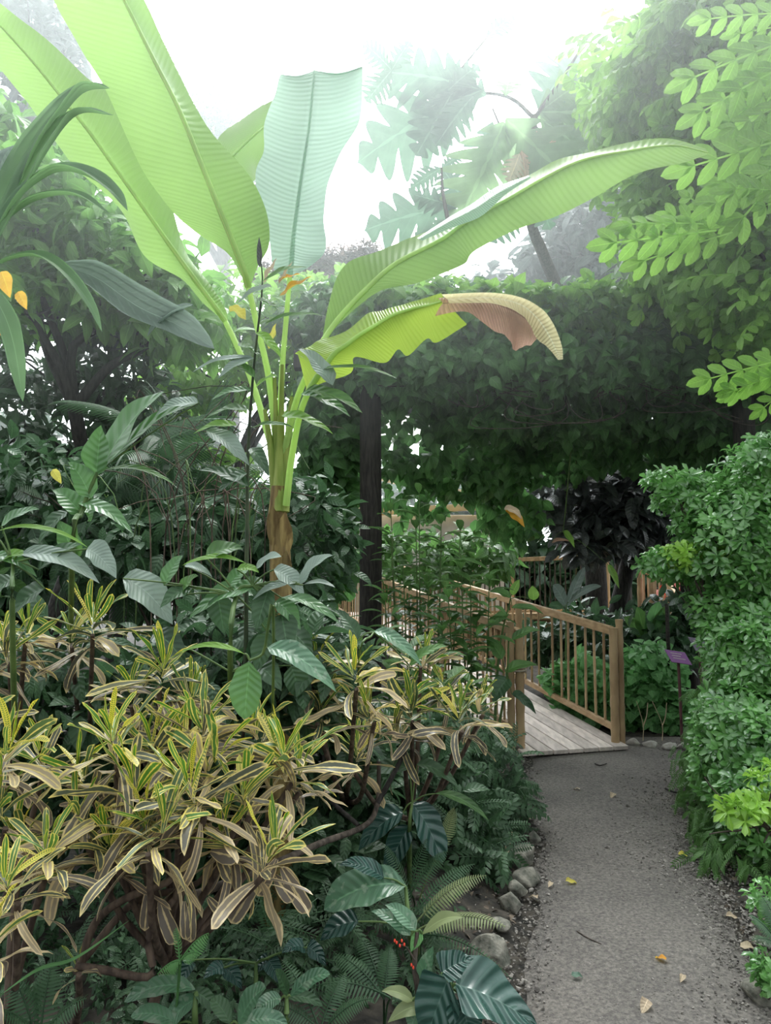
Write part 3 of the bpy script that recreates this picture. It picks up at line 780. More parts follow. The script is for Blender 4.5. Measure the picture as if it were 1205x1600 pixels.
def tree(name, label, cat, foot, vols, tpls, size, mat, bark, per=5, r0=.09, group=None, trunk_top=None, twigs=5, **kw):
    """A tree or shrub: trunk, branches that reach into each crown volume, foliage."""
    foot = np.asarray(foot, float)
    t_ = thing(name, tuple(foot), label, cat, group)
    cs = [pt(*v[:3]) for v in vols]
    top = np.asarray(trunk_top, float) if trunk_top is not None else foot + (np.mean(cs, 0) - foot) * .55
    m = MB(); limb(m, foot - [0, 0, .05], top, r0, r0 * .65, .08, 12, 10); m.build('trunk', bark, t_)
    m = MB()
    for v, c in zip(vols, cs):
        limb(m, top, c, r0 * .55, r0 * .2, .12)
        k = v[2] / FPX
        for _ in range(twigs):
            d = nrm(RNG.normal(size=3)) * [v[3] * k * .8, v[5] * .8, v[4] * k * .8]
            limb(m, top + (c - top) * RNG.uniform(.5, 1), c + d, r0 * .2, r0 * .06, .1, 7, 5)
    m.build('branch', bark, t_)
    m = MB(); crown(m, tpls, vols, size, per, **kw); m.build('foliage', mat, t_)
    return t_

T_OV = [leafgeo('ovate', .5, 4, 2, .7, .3), leafgeo('ovate', .42, 4, 2, 1.1, .35)]
T_EL = [leafgeo('elliptic', .42, 4, 2, .5, .3), leafgeo('elliptic', .36, 4, 2, .9, .3)]
T_LA = [leafgeo('lance', .3, 4, 2, .6, .3), leafgeo('lance', .26, 4, 2, 1.0, .3)]
T_IVY = [leafgeo('ivy', .85, 5, 2, .6, .25), leafgeo('ivy', .75, 5, 2, 1.0, .3)]
T_HED = [leafgeo('obovate', .42, 4, 2, .7, .35), leafgeo('obovate', .38, 4, 2, .4, .3)]
T_PIN = [pinnate(5), pinnate(6, droop=.4)]
T_FINE = [pinnate(9, leafgeo('elliptic', .35, 2, 2, .3, .2), ll=.24, droop=.3, ang=1.15)]
T_LOB = [lobed(5), lobed(6, .7, .75)]
T_PALM = [pinnate(16, leafgeo('lance', .07, 4, 2, .6, .3), ll=.5, droop=.5, ang=.8)]

# ---------------------------------------------------------------- single large leaves
def strip(parent, name, mat, st, m=8, n=40, cup=0.0, flutter=0.0, seed=0, rib=True, ribr=.012, ribmat=None, rip=0.0, label=None):
    """A long leaf through stations (midrib, one edge, other edge), each a point in space."""
    M = curve([s[0] for s in st], n); A = curve([s[1] for s in st], n); B = curve([s[2] for s in st], n)
    T = nrm(np.gradient(M, axis=0))
    u = np.linspace(0, 1, m + 1)
    rows = []
    r = np.random.default_rng(seed)
    ph = r.random(2) * 6
    for side, E in ((-1, A), (1, B)):
        Nn = nrm(np.cross(T, E - M)) * -side
        W = np.linalg.norm(E - M, axis=1)
        fl = flutter * (np.sin(np.linspace(0, 1, n) * 23 + ph[0] + side) + .6 * np.sin(np.linspace(0, 1, n) * 51 + ph[1]))
        seg = [M + (E - M) * a + Nn * (cup * np.sin(a * math.pi) * W + fl * W * a * a)[:, None] for a in u[1:]]
        rows.append(seg)
    cols = rows[0][::-1] + [M] + rows[1]
    V = np.stack(cols, 1); mm = len(cols)
    i, j = np.meshgrid(np.arange(n - 1), np.arange(mm - 1), indexing='ij'); a = i * mm + j
    f = np.stack([a, a + 1, a + mm + 1, a + mm], -1).reshape(-1, 4)
    uv = np.stack(np.meshgrid(np.linspace(0, 1, n), np.linspace(0, 1, mm), indexing='ij')[::-1], -1).reshape(-1, 2)
    mb = MB().add(V.reshape(-1, 3), f, uv, .3 + .4 * r.random())
    o = mb.build(name, mat, parent)
    if label: o['label'] = label
    if rib:
        r_ = MB().tube(M, [ribr, ribr * .25], 8)
        r_.build('midrib', ribmat or M_BANRIB, o)
    return o
def bigleaf(parent, mat, a, b, wpx, prof='ovate', bow=.12, N=(0, -.6, .8), fold=.25, wave=.06, n=16, m=6, name='leaf', seed=0, roll=0.0, droop=0.0, label=None, rnd=None):
    """A leaf from stalk point a to tip b, both (px, py, distance); wpx = widest width in the frame's pixels."""
    A, B = pt(*a), pt(*b); L_ = np.linalg.norm(B - A); w = wpx / FPX * (a[2] + b[2]) / 2
    t = np.linspace(0, 1, n + 1)
    up = np.array([0, 0, 1.0])
    P = A + (B - A) * t[:, None] + up * (bow * L_ * 4 * t * (1 - t))[:, None]
    T = nrm(np.gradient(P, axis=0)); Nv = nrm(np.asarray(N, float) + np.array([roll, 0, 0]))
    X = nrm(np.cross(T, Nv)); Z = np.cross(X, T)
    hw = np.interp(t, *PROF[prof]) * w / 2
    u = np.linspace(-1, 1, m + 1)
    up_ = np.abs(u)[None] * hw[:, None] * fold + wave * w * (np.abs(u) ** 2)[None] * np.sin(t * 11 + seed * 2.3)[:, None] * (hw / (w / 2))[:, None] + 0.10 * w * np.sin(t * 60)[:, None] * np.abs(u)[None] * (1 - np.abs(u)[None]) * .12
    V = P[:, None] + X[:, None] * (u[None] * hw[:, None])[..., None] + Z[:, None] * up_[..., None]
    uv = np.stack(np.meshgrid(t, (u + 1) / 2, indexing='ij')[::-1], -1).reshape(-1, 2)
    i, j = np.meshgrid(np.arange(n), np.arange(m), indexing='ij'); q = i * (m + 1) + j
    f = np.stack([q, q + 1, q + m + 2, q + m + 1], -1).reshape(-1, 4)
    mb = MB().add(V.reshape(-1, 3), f, uv, RNG.random() if rnd is None else rnd)
    o = mb.build(name, mat, parent)
    if label: o['label'] = label
    return o
def stalk(parent, mat, pts, r, name='stem', sides=7, n=14):
    m = MB().tube(curve([pt(*p) if len(p) == 3 and not isinstance(p, np.ndarray) else p for p in pts], n), r, sides)
    return m.build(name, mat, parent)

# ---------------------------------------------------------------- banana plant
ban = thing('banana_plant', (pt(440, 880, 3.4)[0], 3.4, 0.05), 'tall banana plant with huge glowing leaves and a fibrous brown stem', 'banana plant')
def S(Y, *rows):
    """stations (midrib, edge, edge) from rows of px pairs; Y may vary linearly, edges may stand nearer or farther."""
    out = []; n = len(rows)
    for k, r in enumerate(rows):
        y = Y[0] + (Y[1] - Y[0]) * k / (n - 1)
        e1, e2 = (Y[2], Y[3]) if len(Y) > 2 else (0, 0)
        w = min(1, 2.5 * min(k, n - 1 - k) / (n - 1) + .1)
        out.append((pt(r[0][0], r[0][1], y), pt(r[1][0], r[1][1], y + e1 * w), pt(r[2][0], r[2][1], y + e2 * w)))
    return out
base = pt(437, 740, 3.4)
m = MB(); m.tube([(base[0] + .01, 3.4, .03), pt(440, 980, 3.4), pt(438, 870, 3.4), pt(434, 800, 3.4), pt(436, 760, 3.4)], [.062, .052, .047, .042, .034], 16, ripple=.1)
m.build('trunk', M_BANBARK, ban)
for k, (x0, x1, y1, w_) in enumerate(((431, 414, 640, .022), (434, 429, 590, .021), (438, 441, 570, .021), (443, 456, 620, .022), (437, 437, 650, .03), (446, 468, 650, .018))):
    m = MB(); m.tube(curve([pt(x0, 800, 3.42 - .01 * k), pt((x0 + x1) / 2 - (x1 - x0) * .2, 720, 3.41), pt(x1, y1, 3.4)], 12), [w_, w_ * .85, w_ * .4], 10)
    m.build('leaf_sheath', M_BANSTEM, ban)
for k, (x_, y_, L_) in enumerate(((415, 790, .22), (452, 800, .26), (425, 850, .2), (455, 860, .2))):    # dry flaps on the trunk
    m = MB().scatter(leafgeo('lance', .35, 8, 4, .5, -.4, .2), [pt(438 + (x_ - 438) * .55, y_, 3.35)], [[.1 * (-1) ** k, -.1, -1]], [[0, -1, .1]], [L_])
    m.build('dry_sheath_flap', M_BANBARK, ban)

L1 = strip(ban, 'leaf', M_BAN, S((3.4, 3.0, .10, .10), ((388, 448), (384, 444), (392, 446)), ((382, 425), (355, 396), (403, 416)), ((365, 382), (305, 362), (421, 380)), ((342, 325), (258, 317), (414, 322)), ((312, 250), (215, 252), (382, 265)),
      ((279, 169), (173, 155), (326, 200)), ((239, 90), (128, 80), (266, 88)), ((194, 0), (85, 0), (228, 5)), ((150, -85), (60, -85), (178, -85)), ((120, -140), (100, -138), (135, -140))), n=60, m=8, cup=-.05, flutter=.012, seed=1, ribr=.017)
stalk(L1, M_BANRIB, [(388, 448, 3.4), (402, 510, 3.4), (420, 590, 3.4), (432, 690, 3.42)], [.014, .014, .017], 'petiole')
L2 = strip(ban, 'leaf', M_BAN, S((3.65, 3.3, .12, .1), ((352, 502), (348, 500), (356, 500)), ((335, 478), (318, 474), (352, 482)), ((309, 443), (283, 436), (331, 448)), ((269, 388), (226, 400), (290, 392)), ((224, 324), (190, 330), (262, 300)),
      ((174, 254), (118, 262), (236, 258)), ((134, 199), (76, 205), (180, 150)), ((90, 144), (34, 150), (134, 120)), ((50, 95), (-8, 98), (78, 66)), ((5, 45), (-40, 55), (32, 30)), ((-30, 8), (-50, 20), (0, 5))), n=60, m=7, cup=.06, flutter=.012, seed=2, ribr=.015)
stalk(L2, M_BANRIB, [(352, 502, 3.65), (368, 535, 3.62), (395, 600, 3.55), (425, 700, 3.45)], [.013, .014, .016], 'petiole')
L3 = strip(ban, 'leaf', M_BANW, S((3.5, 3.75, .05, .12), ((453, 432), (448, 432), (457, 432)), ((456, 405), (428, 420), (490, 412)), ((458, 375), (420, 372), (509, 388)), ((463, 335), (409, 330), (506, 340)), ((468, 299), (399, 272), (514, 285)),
      ((476, 245), (412, 234), (532, 240)), ((483, 199), (414, 190), (562, 190)), ((488, 150), (428, 150), (566, 140)), ((491, 112), (438, 118), (567, 104)), ((492, 112), (445, 120), (565, 106))), n=60, m=7, cup=-.10, flutter=.02, seed=3, ribr=.012, ribmat=M_BANW, label='banana leaf facing the sky, its blown-out white put into the colour')
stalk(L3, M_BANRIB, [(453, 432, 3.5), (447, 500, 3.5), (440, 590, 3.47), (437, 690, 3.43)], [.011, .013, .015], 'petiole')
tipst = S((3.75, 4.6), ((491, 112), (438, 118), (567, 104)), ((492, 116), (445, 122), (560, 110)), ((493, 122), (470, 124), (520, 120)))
strip(ban, 'leaf_tip', M_BANW, tipst, n=14, m=6, rib=False, label='tip of the sky-whitened leaf bending away')
L4 = strip(ban, 'leaf', M_BAN, S((3.95, 4.2, .05, .1), ((330, 290), (320, 280), (340, 300)), ((361, 246), (341, 216), (394, 285)), ((392, 216), (376, 188), (404, 262)), ((420, 190), (408, 166), (425, 220)), ((450, 150), (446, 146), (455, 160))), n=26, m=5, cup=.05, ribr=.01)
L5 = strip(ban, 'leaf', M_BAN, S((3.3, 3.75, .10, .02), ((505, 532), (503, 530), (508, 534)), ((530, 497), (513, 480), (533, 503)), ((568, 456), (535, 420), (592, 455)), ((618, 412), (588, 390), (652, 442)), ((690, 374), (660, 366), (722, 415)),
      ((735, 342), (698, 346), (742, 392)), ((790, 313), (762, 308), (800, 362)), ((850, 278), (826, 274), (862, 341)), ((910, 250), (885, 247), (920, 313)), ((980, 236), (950, 229), (992, 273)), ((1050, 227), (1030, 216), (1070, 254)), ((1106, 238), (1103, 232), (1108, 240))), n=70, m=6, cup=-.05, flutter=.05, seed=4, ribr=.013)
strip(L5, 'sky_sheen_blade', M_BANW, S((3.3, 3.45, .25, .0), ((655, 374), (652, 372), (660, 376)), ((700, 348), (704, 338), (706, 356)), ((745, 325), (738, 318), (752, 338)), ((782, 300), (776, 292), (790, 304)), ((828, 276), (826, 274), (830, 278))), n=20, m=3, rib=False, label='upper side with the sky sheen painted pale')  # extra pale strip painting the sky's reflection on this leaf
stalk(L5, M_BANRIB, [(505, 532, 3.3), (487, 570, 3.32), (462, 630, 3.36), (442, 720, 3.42)], [.014, .014, .017], 'petiole')
L6 = strip(ban, 'leaf', M_BANY, S((3.15, 3.0, .14, .0), ((482, 611), (479, 608), (486, 612)), ((496, 588), (466, 556), (500, 600)), ((512, 566), (462, 552), (548, 583)), ((525, 550), (484, 541), (552, 560)), ((545, 536), (500, 530), (566, 559)), ((562, 523), (538, 520), (602, 567)),
      ((592, 505), (575, 490), (622, 546)), ((615, 492), (600, 484), (638, 556)), ((645, 482), (630, 476), (667, 529)), ((668, 477), (655, 468), (683, 535)), ((695, 470), (690, 458), (730, 507))), n=60, m=6, cup=-.04, flutter=.015, seed=6, ribr=.014, label='lime yellow folded leaf with a zigzag torn edge')
stalk(L6, M_BANRIB, [(482, 611, 3.15), (468, 650, 3.2), (455, 720, 3.3), (447, 790, 3.35)], [.013, .014, .016], 'petiole')
wt = strip(L6, 'withered_blade', M_WITHER, S((2.98, 2.92, .08, -.02), ((692, 474), (684, 466), (680, 493)), ((730, 472), (720, 462), (730, 488)), ((765, 472), (752, 462), (771, 516)), ((795, 482), (790, 470), (797, 531)), ((815, 492), (812, 478), (803, 549)), ((830, 505), (838, 492), (815, 542)), ((845, 525), (852, 508), (830, 540))), n=36, m=6, cup=.18, flutter=.06, seed=7, rib=False, label='withered pinkish brown tip half')
strip(wt, 'withered_edge', M_WITHY, S((2.95, 2.85, .0, -.03), ((700, 468), (690, 460), (702, 474)), ((765, 465), (762, 457), (766, 474)), ((812, 475), (812, 464), (810, 488)), ((838, 495), (846, 482), (828, 508)), ((856, 520), (866, 508), (840, 530)), ((868, 545), (878, 540), (858, 545)), ((876, 562), (880, 561), (872, 562))), n=36, m=4, cup=-.15, flutter=.03, seed=8, rib=False, label='dry yellow rim of the withered tip')

# ---------------------------------------------------------------- slender plant climbing beside the banana
pl = thing('broadleaf_plant', tuple(ground(385, 1180)), 'slender tall broadleaf plant standing just beside the banana stem', 'plant')
stalk(pl, GSTEMD, [(384, 1050, 3.1), (386, 860, 3.1), (388, 700, 3.1), (398, 560, 3.1), (410, 450, 3.1), (407, 400, 3.1)], [.010, .006, .002])
for a_, b_, w_, mt, pf in (
    ((425, 448), (371, 474), 27, GU, 'ovate'), ((396, 560), (300, 582), 20, GU, 'lance'), ((397, 560), (340, 592), 26, GU, 'ovate'), ((412, 507), (508, 495), 17, G1, 'lance'),
    ((322, 673), (390, 728), 40, GU, 'ovate'), ((395, 668), (458, 668), 14, G1, 'lance'), ((400, 606), (434, 588), 24, G3, 'ovate'), ((372, 540), (410, 560), 30, G1, 'ovate'),
    ((370, 665), (302, 678), 24, G3, 'ovate'), ((478, 610), (567, 646), 36, G1, 'ovate'), ((470, 616), (548, 652), 34, GB, 'ovate'), ((440, 650), (521, 679), 30, G3, 'ovate'), ((490, 580), (624, 593), 14, G1, 'lance'),
    ((388, 640), (320, 655), 24, G1, 'ovate'), ((392, 610), (330, 625), 22, GB, 'ovate'), ((404, 470), (440, 490), 26, G1, 'ovate'), ((400, 520), (440, 560), 26, G3, 'ovate'), ((398, 590), (350, 560), 20, G1, 'ovate'),
    ((520, 602), (466, 545), 40, GU, 'ovate'), ((392, 700), (420, 745), 24, G2, 'ovate'), ((386, 740), (340, 770), 30, G2, 'ovate'), ((388, 760), (310, 735), 28, G2, 'ovate'), ((410, 440), (480, 418), 20, G1, 'lance')):
    bigleaf(pl, mt, (*a_, 3.05), (*b_, 2.98 + .15 * RNG.random()), w_, pf, bow=.10, seed=RNG.random() * 9)
for a_, b_, w_, mt in (((412, 442), (433, 403), 15, GTAN), ((436, 444), (458, 408), 13, GTAN), ((406, 418), (405, 370), 9, G7), ((437, 462), (487, 432), 24, GO), ((362, 478), (384, 500), 24, GY), ((420, 545), (432, 505), 16, GY), ((436, 438), (470, 428), 15, GO)):
    bigleaf(pl, mt, (*a_, 3.15), (*b_, 3.12), w_, 'ovate', bow=.03, name='dry_leaf', wave=.15, seed=RNG.random() * 9, label='dry orange or brown leaf')

# ---------------------------------------------------------------- broad-leaved understory plants
def leafy(label, rows, Y, mat, stem=None, foot=None, cat='plant', name='broadleaf_plant', prof='ovate', N=(0, -.6, .8), group=None, bow=.12, stemr=(.014, .006), smat=GSTEM):
    foot = ground(*foot) if foot is not None else pt(rows[0][0], 900, Y) * [1, 1, 0]
    t_ = thing(name, tuple(foot), label, cat, group)
    hub = stem[-1] if stem else None
    if stem: stalk(t_, smat, [foot] + [(x, y, Y) for x, y in stem], list(stemr))
    for r in rows:
        x0, y0, x1, y1, w_ = r[:5]; mt = r[5] if len(r) > 5 and r[5] is not None else mat; pf = r[6] if len(r) > 6 else prof
        dy = (RNG.random() - .6) * .12
        o = bigleaf(t_, mt, (x0, y0, Y), (x1, y1, Y + dy), w_, pf, bow=bow * (1 if abs(x1 - x0) > abs(y1 - y0) * .5 else .3), N=N, seed=RNG.random() * 9)
        if hub is not None and (abs(x0 - hub[0]) + abs(y0 - hub[1]) > 6):
            q = min(stem, key=lambda s_: (s_[0] - x0) ** 2 + (s_[1] - y0) ** 2)
            m = MB().tube(curve([pt(q[0], q[1], Y), pt((q[0] + x0) / 2, (q[1] + y0) / 2 - 4, Y), pt(x0, y0, Y)], 6), [.004, .003], 5); m.build('leaf_stalk', GSTEM, t_)
    return t_
leafy('broad-leaved plant with spiralling large pleated leaves, one folded pale side out', [
    (150, 742, 158, 664, 50), (155, 738, 258, 612, 64), (157, 740, 312, 630, 34, GB, 'lance'), (310, 630, 242, 650, 36, GU), (142, 778, 106, 722, 42), (158, 736, 274, 758, 15, G1, 'lance'),
    (122, 786, 208, 834, 30), (128, 806, 82, 766, 42), (130, 800, 142, 815, 34), (118, 872, 90, 812, 36), (122, 870, 120, 820, 30, G1), (105, 800, 60, 850, 30, G2)], 2.9, GB, stem=[(112, 900), (128, 800), (152, 738)], foot=(112, 1200))
leafy('low plant at the frame edge with long broad leaves bending toward the croton tops', [
    (32, 866, 156, 912, 40, GU), (136, 858, 182, 904, 50, GU, 'heart'), (-10, 832, 138, 856, 12, G3, 'lance'), (-10, 868, 58, 902, 24), (2, 822, 62, 796, 26), (-10, 880, 50, 868, 24, G3), (20, 905, -20, 940, 40, G2), (70, 920, 20, 960, 50, G2), (60, 890, 130, 850, 30, G2)],
    2.6, GB, stem=[(20, 1000), (20, 880)], foot=(30, 1400))
leafy('clump of large arrow-shaped leaves at the foot of the banana stem', [
    (192, 904, 270, 976, 66, GU), (322, 872, 380, 858, 40, G1), (398, 918, 294, 968, 44), (428, 890, 476, 932, 38, GU), (468, 912, 520, 868, 34, GU), (464, 910, 394, 938, 20, GU), (474, 914, 524, 918, 12, GU, 'lance'),
    (440, 934, 530, 974, 24, GB, 'lance'), (356, 918, 390, 888, 27), (385, 880, 284, 884, 14, G3, 'lance'), (288, 884, 332, 902, 16, GU), (256, 914, 286, 868, 28), (280, 930, 310, 900, 30, G1), (300, 920, 250, 950, 34, G2), (340, 930, 350, 990, 40, G2), (420, 920, 400, 985, 36, G2), (400, 890, 440, 870, 30, GU), (370, 890, 405, 895, 20, G3), (240, 990, 290, 1040, 44, G2), (440, 960, 450, 1020, 44, G2), (420, 990, 400, 1050, 40, G2), (450, 985, 490, 1030, 38, G2), (430, 940, 470, 985, 34), (400, 1040, 440, 1080, 40, G2), (455, 1040, 470, 1095, 40, G2)],
    2.95, GB, stem=[(360, 1050), (370, 930), (395, 915)], foot=(370, 1300))
leafy('vine-like plant with one speckled leaf hanging over the crotons', [
    (418, 1012, 526, 1082, 44, GV), (390, 1034, 382, 1124, 54, GB, 'elliptic'), (382, 1022, 280, 1020, 13, G3, 'lance')], 2.45, GB, stem=[(428, 980), (412, 1020), (390, 1032)], foot=(420, 1400), stemr=(.006, .004))
leafy('plant with a pale spotted leaf above the second croton row', [(585, 986, 660, 1042, 26, GV), (640, 1040, 700, 1010, 20, G1), (560, 1000, 530, 960, 24, G2)], 3.2, GB, stem=[(560, 1050), (584, 988)], foot=(570, 1260), stemr=(.006, .004))
leafy('dark bed plant with a long hanging leaf under the croton branches', [
    (643, 1256, 692, 1348, 50, GT, 'elliptic'), (680, 1240, 764, 1282, 18, G1, 'lance'), (652, 1194, 718, 1232, 24, G2), (640, 1200, 570, 1215, 30, G2), (630, 1270, 560, 1330, 44, GT), (640, 1290, 600, 1370, 40, GT)], 3.4, GT, stem=[(640, 1300), (644, 1254)], foot=(640, 1420))
leafy('plant with one very large dull leaf lying over the ferns', [(634, 1384, 506, 1422, 66, GV, 'elliptic'), (600, 1372, 530, 1352, 30, GT), (560, 1440, 500, 1470, 40, GT)], 2.75, GV, stem=[(640, 1450), (634, 1386)], foot=(650, 1520))
# mottled plant with red berries
bp_ = leafy('mottled-leaf plant with clusters of tiny red berries beside the ferns', [
    (642, 1462, 580, 1424, 24), (650, 1454, 602, 1414, 26), (660, 1460, 724, 1434, 24, GFY, 'lance'), (660, 1458, 642, 1488, 20, G8), (654, 1552, 677, 1478, 28), (645, 1564, 596, 1549, 20, GFY), (664, 1572, 606, 1598, 26, GFY),
    (668, 1552, 734, 1553, 18), (670, 1550, 716, 1528, 20), (655, 1575, 640, 1610, 30), (650, 1560, 700, 1590, 26)], 2.45, GV, stem=[(655, 1560), (648, 1510), (652, 1456)], foot=(655, 1640), smat=BARK)
for cx, cy in ((620, 1473), (628, 1470), (625, 1478), (632, 1476), (617, 1470), (643, 1508), (646, 1512), (658, 1580), (664, 1584)):
    m = MB().scatter(rock_tpl(6, 8, 3, 1.0), [pt(cx, cy, 2.42)], [[1, 0, 0]], [[0, 0, 1]], [.006]); m.build('berry', GRED, bp_)
stalk(bp_, BARK, [(648, 1500, 2.44), (635, 1480, 2.43), (624, 1476, 2.43)], [.003, .002], 'berry_stalk')
leafy('big dark green taro with deeply veined leaves beside the path', [
    (712, 1538, 842, 1606, 96, GT, 'heart'), (700, 1530, 660, 1640, 80, GT, 'heart'), (690, 1520, 740, 1498, 50, GT, 'heart'), (720, 1560, 740, 1640, 60, GT, 'heart')], 2.35, GT, stem=[(705, 1600), (706, 1545)], foot=(700, 1680), N=(0, -.5, .85), bow=.06)
leafy('mottled low plant on the dark bed, third clump along from the taro', [(454, 1557, 516, 1522, 26), (446, 1560, 505, 1572, 18, G2), (440, 1560, 400, 1580, 26), (450, 1555, 430, 1515, 20, G2)], 2.4, GV, stem=[(448, 1600), (448, 1560)], foot=(450, 1650), prof='elliptic')
leafy('mottled upright pair of pale leaves on the dark bed between two ferns', [(372, 1602, 416, 1544, 36), (360, 1600, 330, 1560, 26, G2), (376, 1600, 450, 1602, 30, GV)], 2.3, GV, stem=[(370, 1630), (372, 1600)], foot=(372, 1700), prof='elliptic')
leafy('long mottled leaves lying low beneath the curly young fern', [(305, 1546, 194, 1566, 32), (276, 1600, 204, 1588, 28), (300, 1550, 340, 1580, 24, G2), (310, 1560, 250, 1620, 34)], 2.35, GV, stem=[(305, 1600), (306, 1550)], foot=(310, 1690), prof='elliptic')
leafy('shaded heart-leaved plant in the middle of the dark bed', [(352, 1512, 378, 1546, 28), (350, 1512, 318, 1530, 26), (420, 1500, 440, 1540, 26), (420, 1500, 395, 1525, 22), (480, 1480, 510, 1510, 26), (300, 1500, 280, 1540, 22), (475, 1480, 440, 1490, 26)], 2.7, GT, stem=[(400, 1560), (400, 1505)], foot=(400, 1590), prof='heart')

# arching strap-leaved plant close to the camera at the frame edge
ap = thing('strap_leaf_plant', tuple(pt(-60, 900, 2.0) * [1, 1, 0]), 'arching palm-like plant whose ribbed dark leaves cross the banana leaf', 'plant')
def ribbon(parent, pts, w, mat, Y, n=30, N=(0, -.5, .8), fold=.5, label=None, prof='lance', name='leaf'):
    P = curve([pt(p[0], p[1], p[2] if len(p) > 2 else Y) for p in pts], n); T = nrm(np.gradient(P, axis=0))
    X = nrm(np.cross(T, np.asarray(N, float))); Z = np.cross(X, T)
    t = np.linspace(0, 1, n); hw = np.interp(t, *PROF[prof]) * w / FPX * Y / 2
    u = np.linspace(-1, 1, 13)
    pl_ = .10 * hw[:, None] * np.cos(np.arange(13) * math.pi)[None] * (np.abs(u)[None] < .95)
    V = P[:, None] + X[:, None] * (u[None] * hw[:, None])[..., None] + Z[:, None] * (np.abs(u)[None] * hw[:, None] * fold + pl_)[..., None]
    uv = np.stack(np.meshgrid(t, (u + 1) / 2, indexing='ij')[::-1], -1).reshape(-1, 2)
    i, j = np.meshgrid(np.arange(n - 1), np.arange(12), indexing='ij'); q = i * 13 + j
    o = MB().add(V.reshape(-1, 3), np.stack([q, q + 1, q + 14, q + 13], -1).reshape(-1, 4), uv, RNG.random()).build(name, mat, parent)
    if label: o['label'] = label
    return o
ribbon(ap, [(-30, 420), (5, 345), (40, 265), (85, 195), (130, 145), (172, 138)], 80, GP, 2.2, prof='elliptic')
ribbon(ap, [(-30, 425), (20, 330), (70, 240), (120, 180), (178, 180)], 62, GP, 2.15)
ribbon(ap, [(-30, 400), (20, 320), (80, 272), (130, 272), (175, 300), (200, 330)], 52, GP, 2.1)
ribbon(ap, [(-30, 390), (10, 345), (60, 312), (120, 306), (172, 335)], 40, GP, 2.25)
ribbon(ap, [(-40, 360), (-5, 290), (25, 250), (60, 232)], 90, GU, 2.3, prof='elliptic')
ribbon(ap, [(-40, 320), (0, 300), (30, 270), (48, 262)], 80, GU, 2.35, prof='elliptic')
ribbon(ap, [(-40, 440), (0, 412), (55, 400), (100, 425), (140, 475), (160, 520)], 30, GP, 2.2)
ribbon(ap, [(90, 412), (150, 435), (215, 480), (280, 510), (335, 545)], 62, GU, 2.4, prof='elliptic', N=(.2, -.9, .3), label='pale underside of a drooping ribbed leaf')
ribbon(ap, [(302, 476), (270, 490), (246, 508), (230, 526)], 30, GU, 2.4, prof='ovate', label='pale folded ribbed leaf')
ribbon(ap, [(-40, 430), (0, 480), (22, 540), (36, 628)], 34, GP, 1.9, prof='elliptic')
stalk(ap, GSTEM, [(-60, 900, 2.0), (-50, 600, 2.1), (-35, 420, 2.2)], [.03, .015])

# ---------------------------------------------------------------- crotons
def croton_leaf_geo(L_, w, bend, fold, wave, seed):
    return leafgeo('strap', w, 12, 6, bend, fold, wave, 12, seed=seed, twist=math.sin(seed * 91) * .9, side=math.sin(seed * 57) * .22)
def whorl(parent, px, py, Y, Lp, n=26, lean=(0, 0), name='leaf_whorl', old=1.0, lab=None):
    Lp = Lp * (.84 if Y < 2.75 else .76)
    """One rosette of strap leaves: young upright ones inside, old drooping ones below."""
    c = pt(px, py, Y); L_ = Lp / FPX * Y
    r = np.random.default_rng(int(px * 7 + py))
    mb = MB(); ax = nrm(np.array([lean[0] + r.normal(0, .15), -.12 + r.normal(0, .15), 1.0])); n = int(n * .85)
    for i in range(n):
        a = i / (n - 1)
        az = i * 2.39996 + r.normal(0, .25)
        el = math.radians(78 - 98 * a ** .75 * old + r.normal(0, 18))
        d = np.array([math.cos(az) * math.cos(el), math.sin(az) * math.cos(el), math.sin(el)]) + ax * .15
        up = np.array([0, 0, 1.0]) if abs(d[2]) < .8 else np.array([-math.cos(az), -math.sin(az), .3])
        ll = L_ * (.62 + .5 * min(1, a * 2.2)) * r.uniform(.82, 1.15)
        pos = c - ax * L_ * (.75 * a) + np.array([math.cos(az), math.sin(az), 0]) * .008
        g_ = croton_leaf_geo(1, r.uniform(.11, .18), r.uniform(-.3, .6) + r.uniform(.0, 1.3) * a, r.uniform(.15, .7) * (1 - .4 * a), r.uniform(.03, .2), r.random() * 6)
        up = up + r.normal(0, .25, 3)
        mb.scatter(g_, [pos], [d], [up], [ll], rnd=np.array([r.random()]), age=np.clip(a * 1.05 + r.normal(0, .10), 0, 1))
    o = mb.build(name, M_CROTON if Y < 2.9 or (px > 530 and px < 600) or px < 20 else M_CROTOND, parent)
    return c - ax * L_ * .75
def croton(label, foot, heads, trunk_at=None):
    ft = ground(*foot)
    t_ = thing('croton_shrub', tuple(ft), label, 'croton', 'variegated croton shrubs')
    ends = [whorl(t_, *h[:4], h[4] if len(h) > 4 else 26, h[5] if len(h) > 5 else (0, 0)) for h in heads]
    hub = ft + (np.mean(ends, 0) - ft) * .45
    m = MB(); limb(m, ft - [0, 0, .05], hub, .020, .015, .15, 12, 8); m.build('trunk', BARKR, t_)
    for e in ends:
        m = MB(); mid = hub + (e - hub) * .5 + np.array([0, 0, -.10 * np.linalg.norm((e - hub)[:2])])
        m.tube(curve([hub, mid + RNG.normal(size=3) * .015, e, e + (e - mid) * .15], 14), [.013, .010, .008], 7); m.build('branch', BARKR, t_)
    return t_
